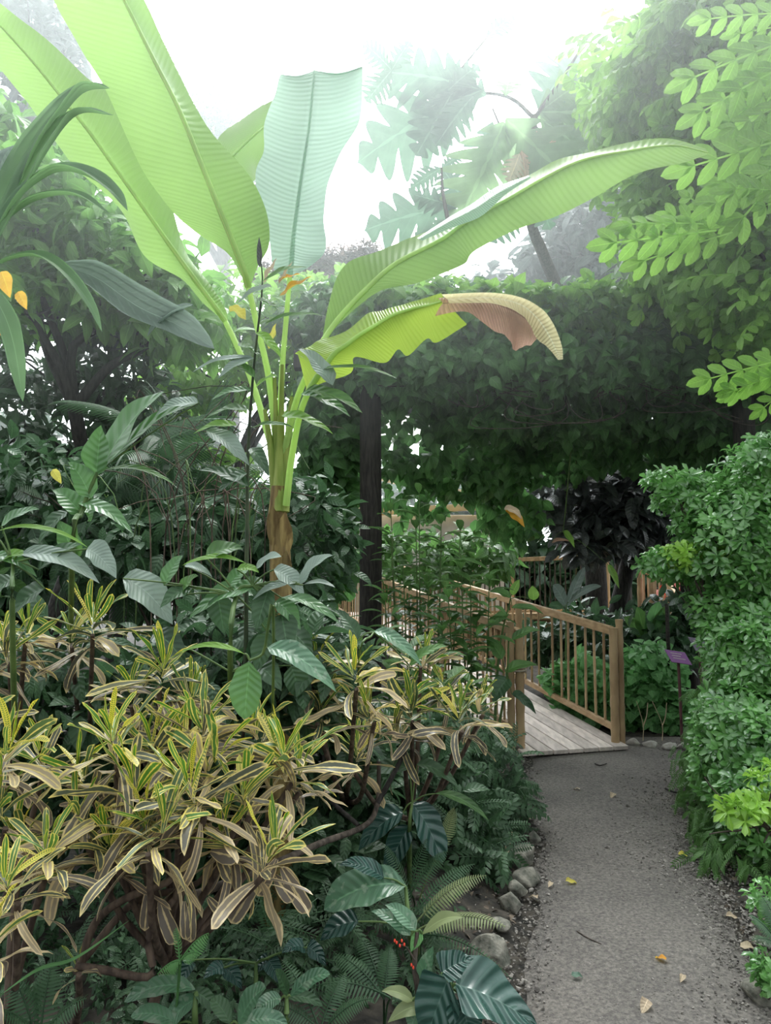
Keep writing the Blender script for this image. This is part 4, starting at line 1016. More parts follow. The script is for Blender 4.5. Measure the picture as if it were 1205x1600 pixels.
big = croton('largest croton, a dense mound of yellow and pink-edged strap leaves nearest to the camera', (235, 1700), [
    (173, 1140, 2.45, 120, 30, (-.1, 0)), (292, 1215, 2.25, 125, 32), (318, 1118, 2.55, 110, 28), (235, 1150, 2.6, 115, 26), (395, 1130, 2.7, 95, 24), (443, 1168, 2.55, 115, 30, (.1, 0)), (120, 1200, 2.5, 110, 22, (-.3, 0)),
    (432, 1315, 2.2, 115, 26, (.25, 0)), (225, 1270, 2.3, 110, 26, (-.1, 0)), (345, 1290, 2.35, 105, 24), (165, 1310, 2.3, 110, 24, (-.3, 0)), (380, 1225, 2.4, 110, 28, (.1, 0)), (285, 1140, 2.65, 110, 24),
    (205, 1215, 2.35, 130, 22, (-.3, 0)), (340, 1180, 2.45, 130, 22, (.4, 0)), (262, 1275, 2.15, 120, 20, (.2, 0)), (120, 1265, 2.35, 120, 20, (-.4, 0)), (470, 1200, 2.6, 95, 16, (.5, 0))])
for pts, r in (([(120, 1520, 2.35), (150, 1440, 2.35), (200, 1402, 2.3), (270, 1372, 2.3), (310, 1300, 2.35)], [.013, .009]), ([(130, 1500, 2.4), (210, 1410, 2.45), (300, 1385, 2.5), (345, 1340, 2.5)], [.012, .008]),
               ([(120, 1510, 2.3), (160, 1515, 2.3), (235, 1525, 2.3), (232, 1470, 2.3), (250, 1430, 2.3), (290, 1390, 2.35)], [.012, .010]), ([(172, 1400, 2.4), (185, 1300, 2.45), (180, 1210, 2.45)], [.009, .006])):
    stalk(big, BARKR, pts, r, 'branch', n=22)
for x_, y_, x2, y2, w_ in ((250, 1408, 272, 1478, 20), (288, 1408, 290, 1470, 14), (300, 1405, 296, 1475, 14), (236, 1372, 222, 1460, 14), (406, 1370, 358, 1448, 20), (432, 1342, 402, 1402, 18), (440, 1355, 482, 1430, 20), (430, 1368, 455, 1408, 18), (120, 1380, 75, 1372, 16), (330, 1330, 366, 1340, 22), (325, 1402, 344, 1428, 12)):
    A, B = pt(x_, y_, 2.3), pt(x2, y2, 2.25); L_ = np.linalg.norm(B - A)
    m = MB().scatter(leafgeo('strap', w_ / FPX * 2.3 / L_ * 1.2, 12, 6, .5, .3, .05, seed=x_), [A], [B - A], [[.1, -1, .2]], [L_], rnd=np.array([(x_ * 7 % 10) / 11]), age=.92); m.build('hanging_leaf', M_CROTON, big)
croton('croton at the frame edge with green young leaves striped yellow', (-40, 1640), [(15, 1160, 2.3, 115, 30), (-50, 1120, 2.5, 110, 22), (62, 1165, 2.6, 90, 20), (-5, 1240, 2.3, 110, 22, (-.2, 0))])
croton('drooping croton low at the frame edge under the green-tipped one', (0, 1720), [(73, 1318, 2.15, 100, 26), (5, 1370, 2.0, 110, 26), (-20, 1450, 1.9, 110, 24), (30, 1300, 2.4, 90, 20)])
c_ = croton('tiny croton sprout with one folded yellow-green leaf pair close above the ground', (115, 1640), [(120, 1500, 2.2, 45, 6)])
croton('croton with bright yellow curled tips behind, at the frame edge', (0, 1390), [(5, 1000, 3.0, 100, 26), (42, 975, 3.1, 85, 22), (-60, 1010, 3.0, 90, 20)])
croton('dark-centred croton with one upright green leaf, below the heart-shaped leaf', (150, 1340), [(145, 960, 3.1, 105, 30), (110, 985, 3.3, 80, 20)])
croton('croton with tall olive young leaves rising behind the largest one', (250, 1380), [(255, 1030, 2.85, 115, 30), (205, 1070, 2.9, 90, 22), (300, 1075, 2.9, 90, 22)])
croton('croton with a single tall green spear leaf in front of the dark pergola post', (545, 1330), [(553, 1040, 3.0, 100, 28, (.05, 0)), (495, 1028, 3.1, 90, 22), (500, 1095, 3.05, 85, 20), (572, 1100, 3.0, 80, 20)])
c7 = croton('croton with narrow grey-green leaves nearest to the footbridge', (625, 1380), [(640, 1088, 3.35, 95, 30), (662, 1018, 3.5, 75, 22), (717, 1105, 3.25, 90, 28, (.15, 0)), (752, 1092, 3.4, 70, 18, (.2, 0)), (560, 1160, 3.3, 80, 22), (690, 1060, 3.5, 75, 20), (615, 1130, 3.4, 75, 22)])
stalk(c7, BARK, [(300, 1400, 2.7), (400, 1362, 2.8), (500, 1318, 3.0), (570, 1290, 3.2), (590, 1255, 3.3), (592, 1190, 3.35)], [.015, .012, .009], 'branch', n=24)
stalk(c7, BARKD, [(560, 1290, 3.2), (510, 1240, 3.3), (505, 1180, 3.35)], [.010, .006], 'branch')
stalk(c7, BARKD, [(590, 1255, 3.3), (625, 1190, 3.35), (650, 1130, 3.35)], [.012, .008], 'branch')
# thin grass-like blade crossing the bed
ribbon(big, [(0, 1555), (60, 1515), (120, 1496), (205, 1436)], 7, G8, 2.15, label='thin pale blade', fold=.2)

# ---------------------------------------------------------------- ferns
def frond_mesh(mb, A, B, w, npair=22, sag=.12, N=(0, -.3, 1), lw=.24, curlt=0.0, rnd=.5):
    A, B = np.asarray(A, float), np.asarray(B, float); L_ = np.linalg.norm(B - A)
    t = np.linspace(0, 1, 30)
    P = A + (B - A) * t[:, None] + np.array([0, 0, 1.0]) * (sag * L_ * 4 * t * (1 - t))[:, None]
    mb.tube(P, [.003 + L_ * .003, .0012], 5, rnd=.3)
    T = nrm(np.gradient(P, axis=0)); X = nrm(np.cross(T, np.asarray(N, float))); Z = np.cross(X, T)
    tp = leafgeo('pinna', lw * .72, 4, 2, .5 + curlt, .2)
    for s in (-1, 1):
        ti = np.linspace(.12, .985, npair)
        idx = np.clip((ti * 29), 0, 28.999); i0 = idx.astype(int); fr = (idx - i0)[:, None]
        p = P[i0] * (1 - fr) + P[i0 + 1] * fr
        env = np.interp(ti, [0, .12, .35, .7, .9, 1], [.3, .7, 1, .75, .4, .12]) * w
        F = X[i0] * s + T[i0] * .22 - Z[i0] * (.12 + curlt * .5)
        mb.scatter(tp, p, F, Z[i0], env, rnd=np.full(npair, rnd))
def fern(label, foot, fronds, mat=GF, npair=20, curlt=0.0):
    f0 = ground(foot[0], foot[1]); f0[2] = max(f0[2], 0.05)
    t_ = thing('fern', tuple(f0), label, 'fern', 'ferns in the shaded bed')
    for fr in fronds:
        b, tip, w_ = fr[:3]; mt = fr[3] if len(fr) > 3 else mat
        m = MB(); A, B = pt(*b), pt(*tip)
        m.tube(curve([f0, (f0 + A) / 2 + [0, 0, .03], A], 8), [.004, .003], 5)
        frond_mesh(m, A, B, w_ / FPX * b[2], npair, curlt=curlt, rnd=RNG.random()); m.build('frond', mt, t_)
    return t_
fern('sword fern with one frond reaching over the edging stones', (655, 1545), [((655, 1452, 2.9), (790, 1448, 2.75), 26, GFY), ((650, 1442, 2.95), (760, 1368, 2.95), 24, GFY), ((640, 1440, 3.0), (742, 1350, 3.1), 22), ((660, 1460, 3.0), (800, 1530, 2.9), 16), ((640, 1440, 3.0), (600, 1350, 3.1), 24)], npair=26)
fern('dark fern in deep shade under the very large dull leaf', (600, 1640), [((600, 1560, 2.6), (520, 1490, 2.7), 26), ((600, 1560, 2.6), (560, 1460, 2.8), 24), ((610, 1560, 2.6), (480, 1545, 2.6), 26), ((600, 1560, 2.6), (610, 1480, 2.7), 22)])
fern('dark fern beneath the hanging leaf behind the sword fern', (650, 1440), [((640, 1400, 3.3), (600, 1320, 3.3), 17), ((640, 1400, 3.3), (668, 1310, 3.3), 17), ((640, 1400, 3.3), (700, 1330, 3.3), 22), ((690, 1330, 3.5), (710, 1262, 3.5), 16, GFY)])
fern('low green fern in the corner below the drooping croton', (60, 1690), [((62, 1620, 2.2), (80, 1508, 2.25), 34), ((55, 1620, 2.2), (20, 1530, 2.2), 30), ((65, 1620, 2.2), (135, 1560, 2.2), 28), ((60, 1620, 2.2), (-10, 1580, 2.1), 30)], npair=16)
fern('small curly young fern with bright fresh fronds under the hanging croton leaves', (270, 1690), [((283, 1500, 2.2), (246, 1522, 2.2), 22, G8), ((283, 1500, 2.2), (326, 1458, 2.2), 24, G8), ((281, 1505, 2.2), (275, 1450, 2.2), 16, G8), ((283, 1500, 2.2), (312, 1490, 2.15), 18, G8)], npair=12, curlt=.9)
fern('dark fern half hidden among the mottled leaves of the bed', (500, 1700), [((500, 1610, 2.4), (440, 1500, 2.5), 22), ((500, 1610, 2.4), (540, 1520, 2.5), 22), ((505, 1610, 2.4), (580, 1560, 2.4), 22), ((500, 1610, 2.4), (420, 1570, 2.4), 22)])
fern('fern at the path edge by the small corner shrub', (1230, 1560), [((1220, 1480, 3.0), (1170, 1430, 3.0), 20), ((1230, 1490, 3.0), (1175, 1470, 2.9), 20), ((1225, 1470, 3.0), (1190, 1400, 3.1), 20)])

# ---------------------------------------------------------------- ground cover and low shrubs (left of the path)
def shrub(name, label, vols, tpls, size, mat, per=5, cat='shrub', foot=None, bark=BARK, r0=.02, **kw):
    c = np.mean([pt(*v[:3]) for v in vols], 0)
    ft = foot if foot is not None else np.array([c[0], c[1], 0.0])
    return tree(name, label, cat, ft, vols, tpls, size, mat, bark, per=per, r0=r0, twigs=6, **kw)
mb = MB()
def above(P): return P[:, 2] > hill(P[:, 0], P[:, 1]) + .01
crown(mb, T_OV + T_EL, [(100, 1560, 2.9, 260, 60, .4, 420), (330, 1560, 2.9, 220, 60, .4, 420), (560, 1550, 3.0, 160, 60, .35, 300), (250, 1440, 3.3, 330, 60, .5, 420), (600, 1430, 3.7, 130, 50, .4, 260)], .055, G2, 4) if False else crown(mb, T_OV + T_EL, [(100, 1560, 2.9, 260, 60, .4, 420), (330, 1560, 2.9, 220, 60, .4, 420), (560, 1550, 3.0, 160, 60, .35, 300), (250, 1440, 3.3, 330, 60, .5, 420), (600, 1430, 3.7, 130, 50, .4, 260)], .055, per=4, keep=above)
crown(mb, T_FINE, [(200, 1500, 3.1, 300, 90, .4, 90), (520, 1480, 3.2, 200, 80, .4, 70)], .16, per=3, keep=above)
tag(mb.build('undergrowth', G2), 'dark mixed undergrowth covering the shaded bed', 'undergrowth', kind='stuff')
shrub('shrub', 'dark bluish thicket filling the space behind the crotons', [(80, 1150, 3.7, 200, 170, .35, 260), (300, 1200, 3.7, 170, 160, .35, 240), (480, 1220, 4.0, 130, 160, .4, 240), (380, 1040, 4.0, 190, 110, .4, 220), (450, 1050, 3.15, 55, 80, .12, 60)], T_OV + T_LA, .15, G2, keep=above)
shrub('low_shrub', 'low dark shrub of small divided leaves spilling toward the path by the bridge', [(735, 1215, 4.9, 85, 85, .45, 130), (775, 1265, 5.0, 45, 50, .3, 60), (700, 1300, 4.3, 90, 70, .4, 90), (735, 1160, 5.6, 50, 45, .4, 60)], T_PIN + T_FINE, .14, G2, per=4, keep=above)
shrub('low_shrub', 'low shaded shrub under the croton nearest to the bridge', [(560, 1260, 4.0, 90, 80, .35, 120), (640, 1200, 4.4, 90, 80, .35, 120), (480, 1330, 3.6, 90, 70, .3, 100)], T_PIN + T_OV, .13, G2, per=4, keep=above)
m = MB(); m.tube(curve([ground(785, 1362, .02), pt(793, 1338, 4.3), pt(800, 1300, 4.4)], 8), [.005, .003], 5); m.tube(curve([pt(793, 1338, 4.3), pt(788, 1312, 4.35), pt(785, 1300, 4.4)], 6), [.003, .002], 5)
tag(m.build('dead_twig', GTAN), 'pale bare forked twig leaning above the edging stones', 'twig')

def stemmed(label, stems, Y, mat, L_, n=12, foot=None, tp=None, top=5, name='leafy_shrub', cat='shrub', spread=.9):
    """Upright stems with leaves spaced along them and a tuft at each tip."""
    f0 = ground(*foot) if foot is not None else pt(np.mean([s[0] for s in stems]), 900, Y) * [1, 1, 0]
    t_ = thing(name, tuple(f0), label, cat)
    tp = tp or [leafgeo('lance', .30, 8, 4, .7, .3), leafgeo('lance', .26, 8, 4, 1.0, .3), leafgeo('elliptic', .34, 8, 4, .8, .3)]
    for s in stems:
        y_ = Y + (RNG.random() - .5) * .5
        B = pt(s[0], s[1], y_); P = curve([f0 + [(B[0] - f0[0]) * .4, (y_ - Y) * .3, 0], f0 + (B - f0) * [.8, .6, .5], B], 20)
        m = MB().tube(P, [.009, .004], 6); m.build('stem', GSTEM, t_)
        m = MB(); nn = n + int(RNG.integers(0, 5))
        for q in range(nn):
            t = .45 + .55 * (q / nn) ** .8; i0 = min(int(t * 19), 18); p = P[i0] + (P[i0 + 1] - P[i0]) * (t * 19 - i0)
            a_ = q * 2.4; el = .2 + .9 * max(0, t - .75) * 4 * .7
            F = np.array([math.cos(a_), math.sin(a_), el]) * [spread, spread, 1]
            m.scatter(tp[q % len(tp)], [p], [F], [[0, -.2, 1]], [L_ * RNG.uniform(.8, 1.15)])
        m.build('foliage', mat, t_)
    return t_
stemmed('tall leafy shrub with long lance leaves leaning over the bridge railing', [(735, 900), (765, 885), (700, 920), (745, 960), (720, 865), (690, 970), (730, 1010)], 6.3, G1, .26, 14, foot=(745, 1200))
stemmed('bushy green shrub with many upright stems between the dark post and the bridge', [(610, 830), (650, 800), (690, 840), (630, 880), (670, 900), (600, 920), (640, 940), (690, 800), (720, 820), (610, 780), (655, 760)], 6.8, G1, .24, 14, foot=(660, 1190))
stemmed('shrub with glossy dark leaves filling the gap below the pergola post', [(560, 1000), (600, 980), (640, 1000), (680, 1010), (620, 1050), (700, 1060), (735, 1060)], 5.0, G1, .2, 14, foot=(660, 1280), tp=T_EL)
leafy('plant with one round-lobed leaf hanging over the bridge deck', [(800, 1085, 838, 1116, 22, G2), (795, 1060, 770, 1100, 30, G2), (790, 1050, 840, 1040, 20, G1), (785, 1030, 760, 1000, 26, G1), (800, 1000, 845, 985, 18, G1)], 6.2, G2, stem=[(778, 1150), (792, 1060), (795, 1000)], foot=(775, 1240), N=(0, -.6, .8))
leafy('plant with one rounded bright leaf against the bamboo railing', [(834, 938, 832, 915, 18, G3), (800, 930, 812, 905, 14, G3), (798, 934, 765, 925, 20, G1), (800, 950, 850, 960, 14, G1), (795, 960, 760, 985, 20, G1)], 6.6, G3, stem=[(780, 1020), (798, 935)], foot=(770, 1200))

# ---------------------------------------------------------------- herbs and plants beyond the railing
shrub('herb_bush', 'mass of soft pale-green herbs growing behind the bamboo railing', [(905, 1070, 8.4, 55, 45, .4, 120), (960, 1100, 8.3, 60, 50, .4, 120)], [leafgeo('heart', .9, 4, 2, .5, .15)], .12, G8, per=5, bark=GSTEM, r0=.012, up=.9, keep=above)
shrub('herb_bush', 'mass of soft pale-green herbs beside the purple sign stake', [(1010, 1060, 8.2, 55, 55, .4, 130), (1045, 1100, 8.0, 40, 45, .3, 90)], [leafgeo('heart', .9, 4, 2, .5, .15)], .12, G8, per=5, bark=GSTEM, r0=.012, up=.9, keep=above)
for k, (x_, lab) in enumerate(((1005, 'pale forked bare stems at the edge of the herbs'), (1035, 'pale bare stem standing before the herbs near the sign stake'))):
    t_ = MB(); b = ground(x_, 1158)
    t_.tube(curve([b, b + [.02, .05, .15], b + [-.02 - .03 * k, .1, .35]], 8), [.004, .003], 6); t_.tube(curve([b + [.02, .05, .12], b + [.06, .06, .22], b + [.08, .08, .34]], 6), [.006, .004], 5)
    tag(t_.build('bare_stem', GTAN), lab, 'stem')
leafy('plant with three long silvery leaves standing in front of the far railing', [(884, 948, 864, 914, 20, G6), (886, 948, 914, 886, 16, G6), (889, 942, 940, 916, 12, G6), (880, 950, 858, 948, 14, G2)], 8.6, G6, stem=[(884, 1030), (885, 948)], foot=(884, 1120), N=(0, -1, .3), prof='elliptic')
leafy('rosette plant with broad upright pale leaves right of centre behind the railing post'.replace(' right of centre', ''), [(1012, 1005, 1030, 940, 26, G8), (1010, 1005, 996, 948, 22, G1), (1015, 1005, 1060, 965, 18, G8), (1008, 1003, 975, 965, 20, G1), (1015, 1005, 1045, 945, 20, G1), (1016, 1008, 1070, 990, 18, G2)], 9.2, G8, stem=[(1012, 1050), (1012, 1005)], foot=(1012, 1110), N=(0, -1, .3), prof='elliptic')
shrub('shrub', 'dark leafy shrub between the railing post and the hedge, under the far stairs', [(1060, 970, 9.6, 60, 40, .5, 100), (1020, 1010, 9.4, 80, 40, .5, 110), (930, 990, 10.2, 80, 45, .5, 110), (870, 1000, 10.5, 60, 40, .5, 60)], T_EL + T_OV, .22, G2)
fl = thing('flower_bed', tuple(pt(1052, 980, 13.0) * [1, 1, 0]), 'distant cluster of red and pink flowers behind the sloping handrail', 'flowers')
stalk(fl, GSTEM, [(1052, 1000, 13.0), (1052, 930, 13.0)], [.02, .01])
for k in range(36):
    x_, y_ = RNG.normal(1052, 14), RNG.normal(912, 12)
    m = MB(); c = pt(x_, y_, 13 + RNG.normal(0, .1))
    for q in range(5):
        a_ = q * 1.2566; m.scatter(leafgeo('elliptic', .6, 4, 2, .3, .2), [c], [[math.cos(a_), -.4, math.sin(a_)]], [[0, -1, 0]], [.07])
    m.build('blossom', GCOR if k % 3 else GRED, fl)

# dark tree between the two railings
tree('tree', 'dark-leaved tree whose blackish trunk stands between the near and far bamboo railings', 'tree', ground(965, 1035) * [1, 1, 0] + [0, 0, 0] if False else np.array([pt(965, 900, 10.2)[0], 10.2, 0]),
     [(905, 775, 10.0, 70, 45, .6, 70), (985, 800, 9.9, 60, 50, .6, 70), (925, 845, 9.7, 60, 22, .5, 34), (1030, 830, 10.1, 50, 40, .5, 40), (960, 740, 10.3, 90, 40, .7, 60)], [leafgeo('ovate', .5, 6, 4, .6, .25), leafgeo('elliptic', .42, 6, 4, .9, .3)], .30, G7, BARKD, r0=.13, per=4, trunk_top=pt(968, 790, 10.2))
tr_l = leafy('small branch with one green and one dry curled leaf hanging before the dark trunk', [(880, 830, 898, 856, 14, G3), (862, 848, 890, 846, 10, GPINK), (950, 882, 968, 920, 14, G3)], 8.8, G3, stem=[(900, 700), (880, 830)], foot=(900, 1000), name='hanging_branch', cat='branch')
bigl = thing('dry_leaf', tuple(pt(800, 800, 7.0)), 'orange and brown dry leaf caught in the vine above the far railing', 'leaf')
bigleaf(bigl, GO, (790, 798, 7.0), (820, 824, 7.0), 24, 'ovate', .1); bigleaf(bigl, GTAN, (788, 796, 7.0), (816, 812, 6.95), 18, 'ovate', .2)

# ---------------------------------------------------------------- vine on the pergola
vine = thing('climbing_vine', (2.0, 8.4, 0), 'dense dark climbing vine blanketing the pergola roof and hanging over the bridge', 'vine')
m = MB()
top = []
for x_ in range(600, 1330, 80):
    top.append((x_, 500, 7.6, 75, 34, .5, 200))
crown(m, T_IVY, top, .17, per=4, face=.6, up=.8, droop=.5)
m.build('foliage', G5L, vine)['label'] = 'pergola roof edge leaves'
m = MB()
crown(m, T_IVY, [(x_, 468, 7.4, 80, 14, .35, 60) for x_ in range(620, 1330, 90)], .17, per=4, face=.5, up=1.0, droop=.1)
m.build('lit_foliage', G3, vine)  # brighter leaf colour paints the light along the vine's top
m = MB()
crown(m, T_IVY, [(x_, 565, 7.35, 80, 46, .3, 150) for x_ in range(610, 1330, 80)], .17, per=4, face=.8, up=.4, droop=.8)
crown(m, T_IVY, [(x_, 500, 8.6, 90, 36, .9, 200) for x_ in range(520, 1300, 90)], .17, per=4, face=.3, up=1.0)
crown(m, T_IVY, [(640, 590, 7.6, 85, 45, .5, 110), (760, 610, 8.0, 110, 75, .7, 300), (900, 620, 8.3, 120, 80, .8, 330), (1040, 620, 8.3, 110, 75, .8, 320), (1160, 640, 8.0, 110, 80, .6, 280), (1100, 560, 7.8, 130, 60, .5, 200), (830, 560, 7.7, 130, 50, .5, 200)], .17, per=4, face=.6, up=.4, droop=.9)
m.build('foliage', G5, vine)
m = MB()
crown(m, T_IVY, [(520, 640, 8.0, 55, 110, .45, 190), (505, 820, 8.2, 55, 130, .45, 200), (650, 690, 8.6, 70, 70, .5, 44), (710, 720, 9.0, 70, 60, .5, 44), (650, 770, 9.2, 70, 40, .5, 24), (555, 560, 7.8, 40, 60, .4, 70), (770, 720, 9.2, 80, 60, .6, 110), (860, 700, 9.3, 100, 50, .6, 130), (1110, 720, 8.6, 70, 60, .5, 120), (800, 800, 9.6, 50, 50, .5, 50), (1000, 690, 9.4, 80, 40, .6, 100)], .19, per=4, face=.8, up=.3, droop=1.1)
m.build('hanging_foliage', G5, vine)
for k in range(26):
    x_ = RNG.uniform(600, 1180); y_ = RNG.uniform(560, 640); m = MB()
    m.tube(curve([pt(x_, y_ - 60, 7.6), pt(x_ + 30, y_ + 20, 7.3), pt(x_ + 80 * RNG.normal(), y_ + 30, 7.2), pt(x_ + 120 * RNG.normal(), y_ - 30, 7.5)], 20), [.006, .004], 5); m.build('tendril', BARK, vine)
t_ = thing('climbing_vine', tuple(pt(810, 480, 7.3) * [1, 1, 0]), 'single young shoot with two upright oval leaves rising over the vine-covered roof', 'vine')
for a_, b_ in (((805, 478), (808, 436)), ((808, 474), (858, 448)), ((812, 478), (790, 450))): bigleaf(t_, G3, (*a_, 7.3), (*b_, 7.3), 26, 'ovate', .05, N=(0, -1, .3))
stalk(t_, GSTEM, [(812, 520, 7.35), (806, 476, 7.3)], [.01, .006])

# ---------------------------------------------------------------- glossy hedge beside the path
def hfoot(px, Y): return np.array([pt(px, 900, Y)[0], Y, 0.0])
def rosettes(mb, vols, L_, mat=None, n=7, keep=None):
    for v in vols:
        P, D, c = vol(*v)
        if keep is not None: k = keep(P); P, D = P[k], D[k]
        ax = nrm(D + [0, -.3, .5] + RNG.normal(size=P.shape) * .4)
        u_ = nrm(np.cross(ax, [0.3, .2, .9])); w_ = np.cross(ax, u_)
        for q in range(n):
            a_ = q * 2.4 + RNG.random(len(P))
            F = u_ * np.cos(a_)[:, None] + w_ * np.sin(a_)[:, None] + ax * (.9 - .09 * q)
            mb.scatter(T_HED[q % 2], P - ax * (.003 * q), F, ax, L_ * RNG.uniform(.7, 1.15, len(P)), rnd=np.clip(RNG.normal(.5, .2, len(P)), 0, 1))
def hedge(name, label, Y, vols, L_, mat=G4, n=7, foot=None):
    t_ = thing(name, tuple(foot), label, 'hedge' if 'hedge' in name else 'shrub')
    m = MB(); cs = [pt(*v[:3]) for v in vols]
    for c in cs:
        limb(m, foot, c + [.08, .1, 0], .018, .008, .03, 10, 6)
        for _ in range(4): limb(m, foot + (c - foot) * .8, c + RNG.normal(size=3) * [.06, .06, .1], .006, .003, .1, 6, 5)
    m.build('branch', BARK, t_)
    m = MB(); rosettes(m, vols, L_, n=n, keep=above); m.build('foliage', mat, t_)
    return t_
hedge('hedge_shrub', 'glossy small-leaved hedge shrub overhanging the path, its upper round mass', 4.9, [(1165, 840, 4.9, 110, 95, .5, 800), (1090, 775, 5.1, 70, 34, .35, 150), (1050, 750, 5.0, 45, 18, .2, 50), (1200, 740, 4.8, 80, 60, .4, 220), (1220, 720, 4.7, 60, 50, .4, 150), (1055, 880, 5.1, 55, 26, .25, 100), (1130, 930, 5.0, 52, 70, .3, 280)], .074, foot=hfoot(1230, 4.9))
hedge('hedge_shrub', 'glossy small-leaved hedge shrub low beside the path, below the overhanging mass', 4.6, [(1195, 1020, 4.7, 92, 90, .45, 640), (1170, 1150, 4.5, 82, 90, .4, 540), (1140, 1200, 4.5, 55, 70, .3, 200), (1200, 1260, 4.2, 70, 80, .3, 300)], .070, foot=hfoot(1240, 4.6))
hedge('hedge_shrub', 'lime-green leafy branch with large shiny leaves sticking out of the hedge low down', 3.6, [(1185, 1270, 3.6, 55, 34, .15, 20), (1225, 1240, 3.6, 50, 50, .2, 26), (1150, 1262, 3.55, 26, 14, .08, 9)], .070, mat=G9, foot=hfoot(1260, 3.9))
hedge('hedge_shrub', 'lighter fresh shoots at the tip of the hedge above the flowers', 5.0, [(1075, 868, 4.9, 36, 18, .15, 44), (1130, 868, 4.8, 40, 16, .15, 40)], .07, mat=G9, foot=hfoot(1240, 5.0))
hedge('corner_shrub', 'small glossy shrub in the lower corner of the path', 2.9, [(1208, 1520, 2.9, 26, 26, .1, 40), (1225, 1420, 3.2, 45, 40, .15, 50)], .05, foot=hfoot(1250, 2.9))
shrub('low_shrub', 'drooping ferny foliage trailing onto the gravel under the hedge', [(1105, 1235, 5.2, 40, 60, .25, 70), (1120, 1300, 4.6, 40, 50, .25, 70), (1160, 1340, 4.2, 60, 45, .25, 60), (1100, 1180, 5.6, 30, 60, .25, 50), (1130, 1080, 5.4, 30, 70, .25, 50)], T_FINE + T_LA, .13, G1, per=4, droop=1.2, keep=above)
shrub('hedge_shrub', 'dark backing foliage inside the hedge further from the path', [(1230, 900, 5.8, 130, 160, .4, 200), (1270, 1120, 5.4, 110, 180, .4, 220), (1190, 1100, 5.6, 60, 120, .3, 120)], T_OV, .14, G2, keep=above)

# ---------------------------------------------------------------- overhanging tree with compound leaves (upper corner)
T_SPR = [pinnate(4, leafgeo('elliptic', .5, 6, 2, .6, .25), ll=.40, droop=.3), pinnate(3, leafgeo('obovate', .55, 6, 2, .6, .25), ll=.46, droop=.45)]
tree('tree', 'bright green tree with compound leaves overhanging the path from the upper corner', 'tree', (5.4, 6.8, 0),
     [(1120, 60, 6.2, 140, 90, .8, 110), (1060, 170, 6.6, 120, 90, .8, 120), (1180, 200, 5.8, 110, 110, .8, 110), (1060, 330, 6.8, 90, 70, .7, 80), (1120, 400, 6.6, 100, 60, .6, 80), (1000, 100, 7.2, 80, 60, .6, 60), (1230, 420, 6.0, 100, 120, .6, 80), (1180, 0, 5.6, 110, 60, .6, 60)], T_SPR, .34, G3, BARKD, r0=.14, per=3, trunk_top=pt(1260, 500, 6.8), face=.3, droop=.5)
sprays = thing('tree_spray', tuple(pt(1260, 250, 4.4)), 'nearest bright sprays of compound leaves hanging in at the upper corner', 'branch')
for (x0, y0, x1, y1) in ((1240, 60, 1085, 120), (1240, 95, 1100, 175), (1250, 210, 1085, 265), (1250, 240, 1120, 320), (1230, 20, 1110, 30), (1250, 150, 1150, 200), (1230, 560, 1110, 598), (1240, 575, 1150, 620), (1010, 470, 930, 500) if False else (1240, 300, 1150, 300), (1120, 360, 960, 385), (1100, 350, 985, 350)):
    for q in range(3):
        A, B = pt(x0 + 25 * q, y0 + RNG.normal(0, 14) * (q > 0), 4.5 + .12 * q), pt(x1 + 45 * q, y1 + 26 * (q - .3) * (1 if q < 2 else -1), 4.45 + .15 * q); m = MB(); L_ = np.linalg.norm(B - A)
        m.scatter(pinnate(5, leafgeo('elliptic', .50, 6, 4, .4, .2), ll=.27, droop=.12, ang=.85), [A], [B - A], [[RNG.normal(0, .25), -1, RNG.normal(-.1, .25)]], [L_]); m.build('compound_leaf', G3, sprays)
stalk(sprays, BARKD, [(1300, 0, 4.5), (1250, 200, 4.5), (1250, 420, 4.55), (1245, 600, 4.5)], [.02, .008], 'branch')
tree('tree', 'big dark tree closing the side behind the compound-leaved tree', 'tree', (7.8, 10.5, 0),
     [(1150, 200, 10.5, 170, 120, 1.2, 190), (1130, 330, 10.0, 150, 110, 1.2, 230), (1230, 470, 9.6, 150, 120, 1.0, 200), (1060, 420, 10.4, 90, 60, .9, 90), (1200, 60, 10.5, 150, 110, 1.0, 150)], T_OV + T_EL, .32, G1, BARKD, r0=.22, trunk_top=(7.4, 10.5, 4.5))
tree('tree', 'bluish glossy dark tree seen above the pergola roof', 'tree', (3.6, 13.2, 0),
     [(925, 385, 13, 95, 75, 1.2, 260), (860, 425, 13, 70, 45, 1.0, 120), (985, 350, 13.2, 70, 80, 1.0, 150), (960, 440, 12.8, 110, 45, 1.0, 160), (790, 450, 13.2, 60, 25, .8, 50)], T_EL + T_OV, .34, G6, BARKD, r0=.2, trunk_top=(3.5, 13.2, 4.6))

